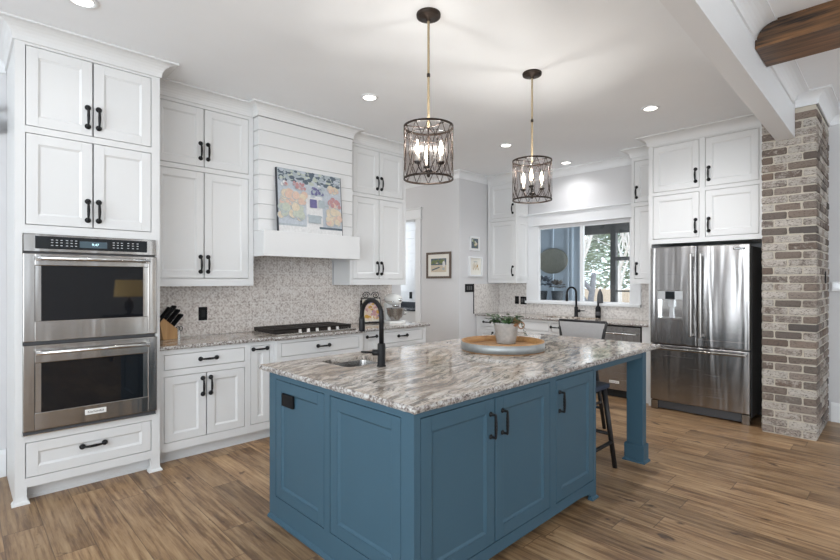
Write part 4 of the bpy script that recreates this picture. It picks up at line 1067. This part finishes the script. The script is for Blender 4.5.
def board(fr, u0, u1, z0, z1, lean, d0, th):
    m = MB()
    vs = [[m.bm.verts.new(leaned(fr, u, z, lean, z0, d0, lf)) for u, z in ((u0, z0), (u1, z0), (u1, z1), (u0, z1))] for lf in (0, -th)]
    m._f(vs[0]); m._f(vs[1][::-1])
    for i in range(4): m._f([vs[0][i], vs[1][i], vs[1][(i + 1) % 4], vs[0][(i + 1) % 4]])
    return m
ln = math.atan2(.05, .29)
obj('pages', board(FQ, -.115, .115, .022, .285, ln, .012, .018), PAPER, t)
sh = Sheet(FQ, ln, .022, .012); rnd = random.Random(3)
sh.rect(-.112, .03, .0, .28, 3); sh.rect(.004, .03, .112, .28, 3)
for i in range(64): sh.ell(rnd.uniform(-.09, .09), rnd.uniform(.06, .26), rnd.uniform(.012, .026), rnd.uniform(.012, .024), rnd.choice([0, 2, 3, 9, 9, 2, 0, 4]))
obj('food_photo', sh.m, FRUIT, t)

t = thing('stand_mixer', 'white stand mixer with a steel bowl at the counter end', 'stand mixer', (3.835, 4.42, 0.930))
FM = Fr((3.835, 4.40, 0.9305), R(-12))
m = MB(FM); m.prism([(-.11 + 0, -.10), (.11, -.10), (.115, .10), (.08, .16), (-.08, .16), (-.115, .10)], 0.0, 0.028, 'z'); m.prism([(-.05, .09), (.05, .09), (.05, .155), (-.05, .155)], 0.02, .235, 'z'); obj('base', m, ENAMEL, t)
m = MB(FM)
hp = [(-.15, .028, .034), (-.13, .05, .052), (-.06, .066, .068), (.02, .072, .072), (.10, .066, .066), (.15, .05, .05), (.165, .012, .012)]
rings = []
for d, rx, rz in hp: rings.append([m.bm.verts.new(FM(rx * math.cos(2 * PI * j / 20), d, .285 + rz * math.sin(2 * PI * j / 20))) for j in range(20)])
for a, b in zip(rings, rings[1:]):
    for j in range(20):
        f = m._f([a[j], a[(j + 1) % 20], b[(j + 1) % 20], b[j]])
        if f: f.smooth = True
m._f(rings[0][::-1]); m._f(rings[-1]); hd = obj('head', m, ENAMEL, t)
m = MB(FM); m.lathe([(0, 0), (.022, 0), (.022, .02), (0, .02)], n=16, mat=Matrix.Translation((0, -.145, .285)) @ Matrix.Rotation(R(90), 4, 'X')); m.lathe([(.03, .195), (.045, .20), (.045, .225), (0, .225)], (0, -.055, 0), 18); obj('attachment_hub', m, CHROME, hd)
m = MB(FM); m.lathe([(.0715, .262), (.0735, .264), (.0735, .272), (.0715, .274)], (0, 0, 0), 4); 
m = MB(FM); m.box((-.074, -.10, .258), (.074, .10, .266), 0.002); obj('trim_band', m, CHROME, hd)
m = MB(FM); m.lathe([(0, .030), (.052, .030), (.054, .042), (.075, .062), (.102, .11), (.110, .175), (.114, .180), (.108, .181), (.10, .11), (.07, .065), (0, .05)], (0, -.045, 0), 28); m.tube([(.105, -.045, .165), (.15, -.045, .155), (.15, -.045, .10), (.098, -.045, .10)], .007, 8); obj('bowl', m, BOWLS, t)
m = MB(FM); m.tube([(.066, .04, .285), (.092, .04, .285)], .012, 10); obj('speed_lever', m, BLACK, hd)

# ------------------------------------------------------------------ leaning still-life painting on the mantel
t = thing('leaning_painting', 'fruit market still life painting leaning on the hood mantel', 'painting', (2.53, 4.16, 1.912))
FA = Fr((0, 4.150, 0), 0); la = math.atan2(.044, .61); U0, U1, Z0, Z1 = 2.174, 2.910, 1.9135, 2.530
obj('canvas', board(FA, U0, U1, Z0, Z1, la, 0, .026), plain('painting_edge', (0.03, 0.035, 0.045), 0.6), t)
sh = Sheet(FA, la, Z0, 0); rnd = random.Random(11)
def uz(a, b): return (U0 + .008 + a * (U1 - U0 - .016), Z0 + .0 + b * (Z1 - Z0))
def rect(a, b, c, d, mi): p, q = uz(a, b), uz(c, d); sh.rect(p[0], p[1], q[0], q[1], mi)
def clus(a, b, wa, wb, n, r, mis):
    for i in range(n):
        u, z = uz(a + rnd.uniform(-wa, wa), b + rnd.uniform(-wb, wb)); k = r * rnd.uniform(.75, 1.2)
        sh.ell(u - .004, z - .004, k * 1.08, k * 1.08, 8); sh.ell(u, z, k, k, rnd.choice(mis))
rect(0, .10, 1, 1, 6); rect(0, 0, 1, .105, 7); rect(.42, .05, .68, .62, 7); rect(0, .10, .40, .13, 8); rect(.62, .085, 1, .12, 5)
rect(0, .86, 1, 1, 8)
for i in range(150): u, z = uz(rnd.random(), .90 + rnd.uniform(-.09, .08)); sh.ell(min(max(u, U0 + .045), U1 - .045), z, rnd.uniform(.012, .035), rnd.uniform(.008, .020), rnd.choice([5, 5, 8, 5, 6, 1]))
for i in range(34): u, z = uz(rnd.random() * .96 + .02, rnd.uniform(.12, .8)); sh.ell(u, z, rnd.uniform(.012, .035), rnd.uniform(.006, .014), rnd.choice([6, 7, 8, 6]))
clus(.22, .56, .18, .09, 30, .036, [0, 0, 3, 0]); clus(.20, .31, .17, .10, 24, .038, [1, 1, 3, 1]); clus(.32, .76, .08, .05, 22, .017, [2, 2, 0, 2]); clus(.10, .76, .05, .03, 8, .016, [2, 0, 7])
clus(.60, .70, .09, .06, 28, .016, [4, 4, 8]); clus(.86, .77, .09, .05, 14, .024, [3, 0, 3]); clus(.88, .53, .08, .07, 20, .026, [2, 2, 2, 0]); clus(.84, .30, .11, .11, 20, .036, [3, 3, 0, 3])
rect(.47, .42, .58, .56, 4); rect(.61, .43, .71, .56, 8); rect(.44, .17, .64, .30, 8)
obj('painted_fruit', sh.m, FRUIT, t)

# ------------------------------------------------------------------ framed pictures
def framed(label, fr, u0, u1, z0, z1, fw, fmat, matw, kind, th=0.022):
    t = thing('framed_picture', label, 'picture', fr((u0 + u1) / 2, 0, z0))
    m = MB(fr); m.box((u0, -th, z0), (u0 + fw, 0, z1), .002); m.box((u1 - fw, -th, z0), (u1, 0, z1), .002); m.box((u0 + fw, -th, z0), (u1 - fw, 0, z0 + fw)); m.box((u0 + fw, -th, z1 - fw), (u1 - fw, 0, z1)); obj('frame', m, fmat, t)
    m = MB(fr); m.box((u0 + fw - .001, -th * .4, z0 + fw - .001), (u1 - fw + .001, -.001, z1 - fw + .001)); obj('mat_board', m, PAPER, t)
    s = Sheet(fr, 0, z0, -th * .4); r = random.Random(len(label)); a, b, c, d = u0 + fw + matw, u1 - fw - matw, z0 + fw + matw, z1 - fw - matw
    if kind == 'land':
        s.rect(a, c, b, d, 3); s.rect(a, c + (d - c) * .52, b, d, 5)
        for i in range(40): s.ell(r.uniform(a + .02, b - .02), r.uniform(c + (d - c) * .6, d - .02), r.uniform(.012, .03), r.uniform(.01, .02), r.choice([10, 10, 5, 5, 3]))
        for i in range(14): s.ell(a + .03 + i * (b - a - .08) / 22, c + (d - c) * (.16 + .014 * i) , .016, .010, 5)
        s.ell(b - .06, c + .05, .03, .018, 8); s.ell(b - .05, d - .09, .03, .05, 7)
    elif kind == 'dark':
        s.rect(a, c, b, d, 5)
        for i in range(14): s.ell(r.uniform(a + .03, b - .03), r.uniform(c + .03, d - .03), r.uniform(.012, .024), r.uniform(.012, .022), r.choice([1, 10, 7, 3]))
    else:
        for i in range(7):
            x = a + (b - a) * (.2 + .1 * i); s.ell(x, c + (d - c) * (.5 + .1 * (i % 3)), .006, (d - c) * .22, 3); s.ell(x + .008, c + (d - c) * (.3 + .12 * (i % 3)), .014, .02, r.choice([9, 3]))
        s.ell((a + b) / 2, d - .02, .05, .006, 8)
    obj('print', s.m, FRUIT + [flat('paint_moss', (0.16, 0.20, 0.08))], t)
FPX = Fr((PX, 0, 0), R(-90))
FRW = mat_wood('picture_frame_walnut', (0.05, 0.032, 0.022), (0.15, 0.10, 0.07), 'Z')
framed('square dark framed landscape print on the grey passage wall', FPX, -5.402, -4.873, 1.480, 1.893, .035, FRW, .065, 'land')
framed('small white framed print with a dark centre, above the other small picture', FP, 5.665, 5.898, 1.915, 2.135, .022, TRIM, .012, 'dark')
framed('white framed pale botanical sketch above the black switch plate', FP, 5.632, 5.950, 1.512, 1.818, .024, TRIM, .035, 'bot', .035)

# ------------------------------------------------------------------ barrel tray and potted plant on the island
tc_ = (3.005, 2.175)
t = thing('barrel_head_tray', 'round wooden barrel tray with a galvanized band on the island', 'tray', (*tc_, 0.9145))
m = MB(); m.lathe([(0, .012), (.295, .012), (.295, .030), (0, .030)], (*tc_, .9145), 40); obj('wooden_base', m, TRAYW, t)
m = MB(); m.lathe([(.298, 0), (.314, 0), (.314, .072), (.298, .072), (.298, 0)], (*tc_, .9145), 56); obj('wooden_rim', m, TRAYW, t)
m = MB(); m.lathe([(.3135, .006), (.3165, .006), (.3175, .036), (.3165, .066), (.3135, .066), (.3135, .006)], (*tc_, .9145), 56); obj('metal_band', m, GALV, t)
pc = (3.135, 2.235)
t = thing('galvanized_pot', 'galvanized metal pot with a green leafy plant on the barrel tray', 'potted plant', (*pc, .9447))
m = MB(); m.lathe([(0, 0), (.072, 0), (.075, .005), (.097, .150), (.102, .156), (.102, .163), (.096, .164), (.092, .150), (0, .140)], (*pc, .9447), 32); obj('pot', m, ZINC, t)
m = MB(); m.lathe([(0, .140), (.092, .141), (.091, .149), (0, .151)], (*pc, .9447), 20); obj('soil', m, DARKI, t)
rp = random.Random(5); b0 = Vector((*pc, .9447 + .15))
m = MB(); m2 = MB()
def leaf(mb, p, d, n, l, w):
    s = d.cross(n).normalized(); n2 = s.cross(d).normalized()
    q = [p, p + d * l * .35 + s * w, p + d * l * .7 + s * w * .8 - n2 * l * .05, p + d * l - n2 * l * .14, p + d * l * .7 - s * w * .8 - n2 * l * .05, p + d * l * .35 - s * w]
    mid = mb.bm.verts.new(p + d * l * .5 - n2 * w * .35); v = [mb.bm.verts.new(x) for x in q]
    for i in range(6): mb._f([mid, v[i], v[(i + 1) % 6]])
for k in range(26):
    a = rp.uniform(0, 2 * PI); out = Vector((math.cos(a), math.sin(a), 0)); r_ = rp.uniform(.05, .14); up = rp.uniform(.025, .085)
    st = b0 + out * rp.uniform(.01, .05); e = b0 + out * r_ + Vector((0, 0, up)); m2.tube([st, (st + e) / 2 + Vector((0, 0, .02)), e], 0.0016, 5)
    for j in range(4):
        p = st.lerp(e, .4 + .2 * j); d = (out + Vector((rp.uniform(-.9, .9), rp.uniform(-.9, .9), rp.uniform(-.4, .5)))).normalized(); leaf(m, p, d, Vector((0, 0, 1)), rp.uniform(.034, .060), rp.uniform(.015, .025))
for k, (dx, dy) in enumerate(((.716, -.698), (.75, -.55))):   # trailing vine over the rim
    o_ = Vector((dx, dy, 0)).normalized(); pts = [b0 + o_ * .06, b0 + o_ * .115 + Vector((0, 0, .03)), b0 + o_ * .135 + Vector((0, 0, -.03)), b0 + o_ * .15 + Vector((0, 0, -.085))]
    if k == 0: m2.tube(pts, .0016, 5)
    else: pts = pts[:3]; m2.tube(pts, .0016, 5)
    for i in range(10):
        u = i / 9 * (len(pts) - 1.01); q = pts[int(u)].lerp(pts[int(u) + 1], u % 1); leaf(m, q, (o_ + Vector((rp.uniform(-1, 1), rp.uniform(-1, 1), rp.uniform(-.9, .2)))).normalized(), Vector((0, 0, 1)), .030, .011)
obj('foliage', m, LEAF, t); obj('stems', m2, LEAF, t)
m = MB(); m.tube([b0 + Vector((-.03, .03, 0)), b0 + Vector((-.035, .035, .075)), b0 + Vector((-.035, .035, .115))], .002, 5); m.tube([b0 + Vector((-.035, .035, .075)), b0 + Vector((.03, -.03, .068)), b0 + Vector((.055, -.052, .060))], .002, 5); obj('twig', m, BARK, t)
# small terracotta scoop leaning out of the pot
t = thing('terracotta_scoop', 'little terracotta pot with a loop handle tipped on the galvanized pot rim', 'pot', tuple(b0 + Vector((-.004, -.092, -.01))))
M = Matrix.Translation(b0 + Vector((-.004, -.092, .018))) @ Matrix.Rotation(R(35), 4, Vector((.7, .7, 0)))
m = MB(); m.lathe([(0, -.028), (.020, -.028), (.028, .026), (.031, .030), (.027, .030), (.018, -.02), (0, -.02)], n=18, mat=M); obj('cup', m, TERRA, t)
m = MB(); cc = b0 + Vector((.030, -.122, -.002)); rv = Vector((.716, -.698, 0)); m.tube([cc + rv * .024 * math.cos(a) + Vector((0, 0, .026 * math.sin(a))) for a in [2 * PI * i / 18 for i in range(18)]], .0045, 7, True); obj('loop_handle', m, TERRA, t)

# ------------------------------------------------------------------ things on the window counter
t = thing('soap_bottle', 'dark bottle on the counter right of the window faucet', 'bottle', (6.345, 2.985, .930))
m = MB(); m.lathe([(0, 0), (.034, 0), (.036, .006), (.036, .135), (.028, .155), (.013, .165), (.012, .185), (0, .185)], (6.345, 2.985, .9305), 20); obj('body', m, BLACKP, t)
m = MB(); m.lathe([(.0362, .035), (.0366, .036), (.0366, .085), (.0362, .086)], (6.345, 2.985, .9305), 20); obj('paper_label', m, DGREY, t)
m = MB(); m.lathe([(0, .185), (.014, .185), (.014, .205), (.005, .207), (.005, .225), (0, .225)], (6.345, 2.985, .9305), 14); obj('pump', m, BLACK, t)
t = thing('cone_finial', 'dark tapering cone ornament on the window sill', 'ornament', (6.405, 2.985, 1.132))
m = MB(); m.lathe([(0, 0), (.040, 0), (.042, .008), (.040, .10), (.026, .155), (.012, .178), (.012, .195), (0, .20)], (6.405, 2.985, 1.1325), 18); obj('cone', m, DGREY, t)

# ------------------------------------------------------------------ wall shelf at the left edge, pantry things
t = thing('wall_shelf', 'small white two-tier wall shelf at the left photo edge', 'shelf', (0.0, 4.6, 2.53))
m = MB()
for z in (2.515, 2.675): m.box((-.45, 4.53, z), (.215, 4.648, z + .025), .002)
m.box((-.45, 4.53, 2.54), (-.43, 4.648, 2.675)); obj('boards', m, TRIM, t)
m = MB(); m.box((-.05, 4.54, 2.5405), (.20, 4.63, 2.61), .003); tag(obj('storage_box', m, plain('navy_box', (0.015, 0.05, 0.08), .5)), 'dark blue box on the small wall shelf', 'box')
t = thing('pantry_cabinet', 'white pantry base cabinet with a dark top, seen through the doorway', 'cabinet', (6.1, 6.9, 0))
m = MB(); m.box((5.90, 5.9, 0), (6.395, 8.5, .895)); obj('body', m, WHITE, t)
m = MB(); m.box((5.87, 5.88, .896), (6.397, 8.52, .93), .003); m.box((6.37, 5.88, .93), (6.397, 8.52, 1.03)); obj('worktop', m, plain('dark_worktop', (0.03, 0.035, 0.045), .25), t)
plate('wall_outlet', 'black outlet on the white shiplap in the pantry', Fr((WX - .03, 0, 0), R(-90)), -6.83, 1.16, .075, .13, 'outlet')

# ------------------------------------------------------------------ living side lamp (seen in the oven glass)
t = thing('table_lamp', 'lit table lamp with a cream drum shade, mirrored in the upper oven window', 'lamp', (2.32, -2.35, .80))
m = MB(); m.lathe([(0, 0), (.09, 0), (.09, .02), (.03, .04), (.075, .14), (.07, .24), (.02, .30), (.012, .40), (0, .40)], (2.32, -2.35, .80), 24); obj('base', m, BRONZE, t)
m = MB(); m.lathe([(.25, .35), (.22, .66), (.217, .66), (.247, .35), (.25, .35)], (2.32, -2.35, .80), 36); obj('shade', m, SHADE_E, t)
t = thing('side_table', 'dark side table under the lamp behind the camera', 'table', (2.32, -2.35, 0))
m = MB(); m.box((1.95, -2.65, .765), (2.69, -2.05, .80), .004); obj('tabletop', m, DARKW, t)
for x in (1.98, 2.66):
    for y in (-2.62, -2.08): m = MB(); m.box((x - .025, y - .025, 0), (x + .025, y + .025, .765)); obj('leg', m, DARKW, t)

# ------------------------------------------------------------------ porch and garden outside the window
m = MB(); m.box((WX + .14, -2, -.15), (9.1, 8, .0)); struct('porch_floor', m, plain('porch_concrete', (0.35, 0.35, 0.35), .8))
m = MB(); m.box((WX + .14, -2, 2.62), (9.2, 8, 2.70)); struct('porch_ceiling', m, PORCHD)
m = MB(); m.box((9.0, 4.57, 0), (9.1, 8, 2.62))
for y in (4.60, 4.78, 4.87, 5.22, 5.57, 5.92, 6.27): m.box((8.975, y - .02, 0), (9.0, y + .02, 2.62))
struct('porch_wall', m, PORCHB)
m = MB(); m.box((9.0, -2, 2.36), (9.1, 4.57, 2.62)); m.box((9.0, 3.94 - .05, 0), (9.1, 3.94 + .05, 2.36)); m.box((9.01, -2, 1.83), (9.09, 3.89, 1.90)); m.box((9.01, -2, 1.235), (9.09, 3.89, 1.262)); m.box((9.0, 2.6, 0), (9.1, 2.7, 2.36)); m.box((9.01, -2, 0), (9.09, 4.5, .12))
struct('porch_screen_frame', m, PORCHD)
yd = 5.21
t = thing('round_wall_disc', 'round galvanized metal disc hanging on the blue porch wall', 'wall decor', (8.97, yd, 1.86))
M = Matrix.Translation((8.972, yd, 1.86)) @ Matrix.Rotation(R(-90), 4, 'Y')
m = MB(); m.lathe(sy=1.30, prof=[(0, 0), (.268, 0), (.268, .022), (.258, .024), (.25, .012), (.20, .014), (.19, .010), (.10, .013), (.09, .009), (0, .012)], n=40, mat=M); obj('disc', m, plain('aged_galvanized_disc', (0.24, 0.24, 0.205), .55, metal=.3, var=.35, vscale=25), t)
def shrub(label, x, y, z0, r, h, n, mat, seed):
    rq = random.Random(seed); t = thing('porch_plant', label, 'plant', (x, y, z0))
    m = MB()
    for i in range(n):
        a = rq.uniform(0, 2 * PI); e = rq.uniform(-.2, 1); d = Vector((math.cos(a) * (1 - .5 * e), math.sin(a) * (1 - .5 * e), e)).normalized()
        p = Vector((x, y, z0 + h * .55)) + Vector((d.x * r, d.y * r, d.z * h * .5)) * rq.uniform(.4, 1); leaf(m, p, d, Vector((.1, .2, 1)), rq.uniform(.05, .09), rq.uniform(.018, .03))
    obj('foliage', m, mat, t); m = MB(); m.lathe([(0, z0 - .25), (.09, z0 - .25), (.12, z0 + .02), (.10, z0 + .02), (0, z0)], (x, y, 0), 18); obj('planter', m, plain('grey_planter', (0.06, 0.07, 0.08), .7), t)
BLUEL = plain('blue_grey_leaf', (0.10, 0.12, 0.15), .6, var=.4, vscale=30)
m = MB(); m.box((8.35, 4.75, .92), (8.75, 6.0, .97)); 
for yy in (4.85, 5.9): m.box((8.4, yy - .03, 0), (8.7, yy + .03, .92))
tag(obj('porch_bench_table', m, PORCHD), 'dark console table on the porch below the round disc', 'table')
shrub('bushy blue-grey plant on the porch below the round disc', 8.55, 5.22, 1.222, .22, .30, 170, BLUEL, 1)
shrub('smaller grey plant on the porch beside the window mullion', 8.55, 4.86, 1.222, .13, .20, 90, plain('grey_brown_leaf', (0.13, 0.12, 0.11), .7, var=.4, vscale=30), 2)
m = MB(); m.box((9.1, -60, -.3), (80, 70, -.2)); struct('ground', m, EARTH)
def branch(m, p, d, l, r, dep, rq):
    pts = [p]; q = p.copy(); dd = d.copy()
    for i in range(4):
        dd = (dd + Vector((rq.uniform(-.18, .18), rq.uniform(-.18, .18), rq.uniform(-.05, .14)))).normalized(); q = q + dd * l / 4; pts.append(q.copy())
    m.tube(pts, [r * (1 - .13 * i) for i in range(5)], 5, caps=False)
    if dep <= 0: return
    for i in range(rq.choice([2, 3, 3])):
        k = rq.uniform(.45, 1.0); b = pts[0].lerp(pts[-1], k) if k < .99 else pts[-1]; b = pts[max(1, int(k * 4))]
        nd = (dd + Vector((rq.uniform(-.9, .9), rq.uniform(-.9, .9), rq.uniform(-.1, .7)))).normalized(); branch(m, b, nd, l * rq.uniform(.6, .8), r * .55, dep - 1, rq)
def tree(label, x, y, h, r, dep, mat, seed, lean=(0, 0)):
    rq = random.Random(seed); m = MB(); b = Vector((x, y, -.2)); branch(m, b, Vector((*lean, 1)).normalized(), h, r, dep, rq)
    tag(obj('bare_tree', m, mat), label, 'tree', 'bare trees outside the window')
tree('dark bare tree with a low fork just beyond the porch screen', 12.2, 6.15, 1.9, .13, 5, BARKD, 4, (.02, -.03))
tree('pale slender bare tree behind the dark forked tree', 16.5, 8.3, 3.2, .13, 4, BARK, 8)
tree('pale bare tree far behind the right screen panel', 19.0, 8.2, 2.8, .12, 4, BARK, 15)
m = MB()
for i in range(120): m.box((26.0, 4 + i * .15, -.2), (26.03, 4 + i * .15 + .14, 1.0 + .02 * math.sin(i * 2.2)))
for z in (.15, .8): m.box((26.03, 4, z), (26.08, 22, z + .09))
tag(obj('garden_fence', m, TANF), 'tan wooden board fence across the back garden', 'fence')
def evergreen(x, y, h, seed):
    rq = random.Random(seed); t = thing('evergreen_tree', 'pale green evergreen tree beyond the garden fence', 'tree', (x, y, -.2), 'evergreens beyond the fence')
    m = MB(); m.lathe([(.16, -.2), (.10, h * .8), (0, h)], (x, y, 0), 8); obj('trunk', m, BARKD, t); m = MB()
    for i in range(2600):
        f = rq.random() ** .8; a = rq.uniform(0, 2 * PI); rr = (1 - f) * h * .30 * rq.uniform(.5, 1) + .1; p = Vector((x + rr * math.cos(a), y + rr * math.sin(a), .8 + f * (h - .8)))
        leaf(m, p, Vector((math.cos(a), math.sin(a), rq.uniform(-.3, .5))).normalized(), Vector((0, 0, 1)), rq.uniform(.4, .8), rq.uniform(.10, .22))
    obj('foliage', m, EVER, t)
for i, (x, y, h) in enumerate(((33, 22.4, 9), (34, 14.9, 9), (33, 7.4, 9), (42, 26, 11), (42, 18.5, 11), (42, 11, 11))): evergreen(x, y, h, 30 + i)
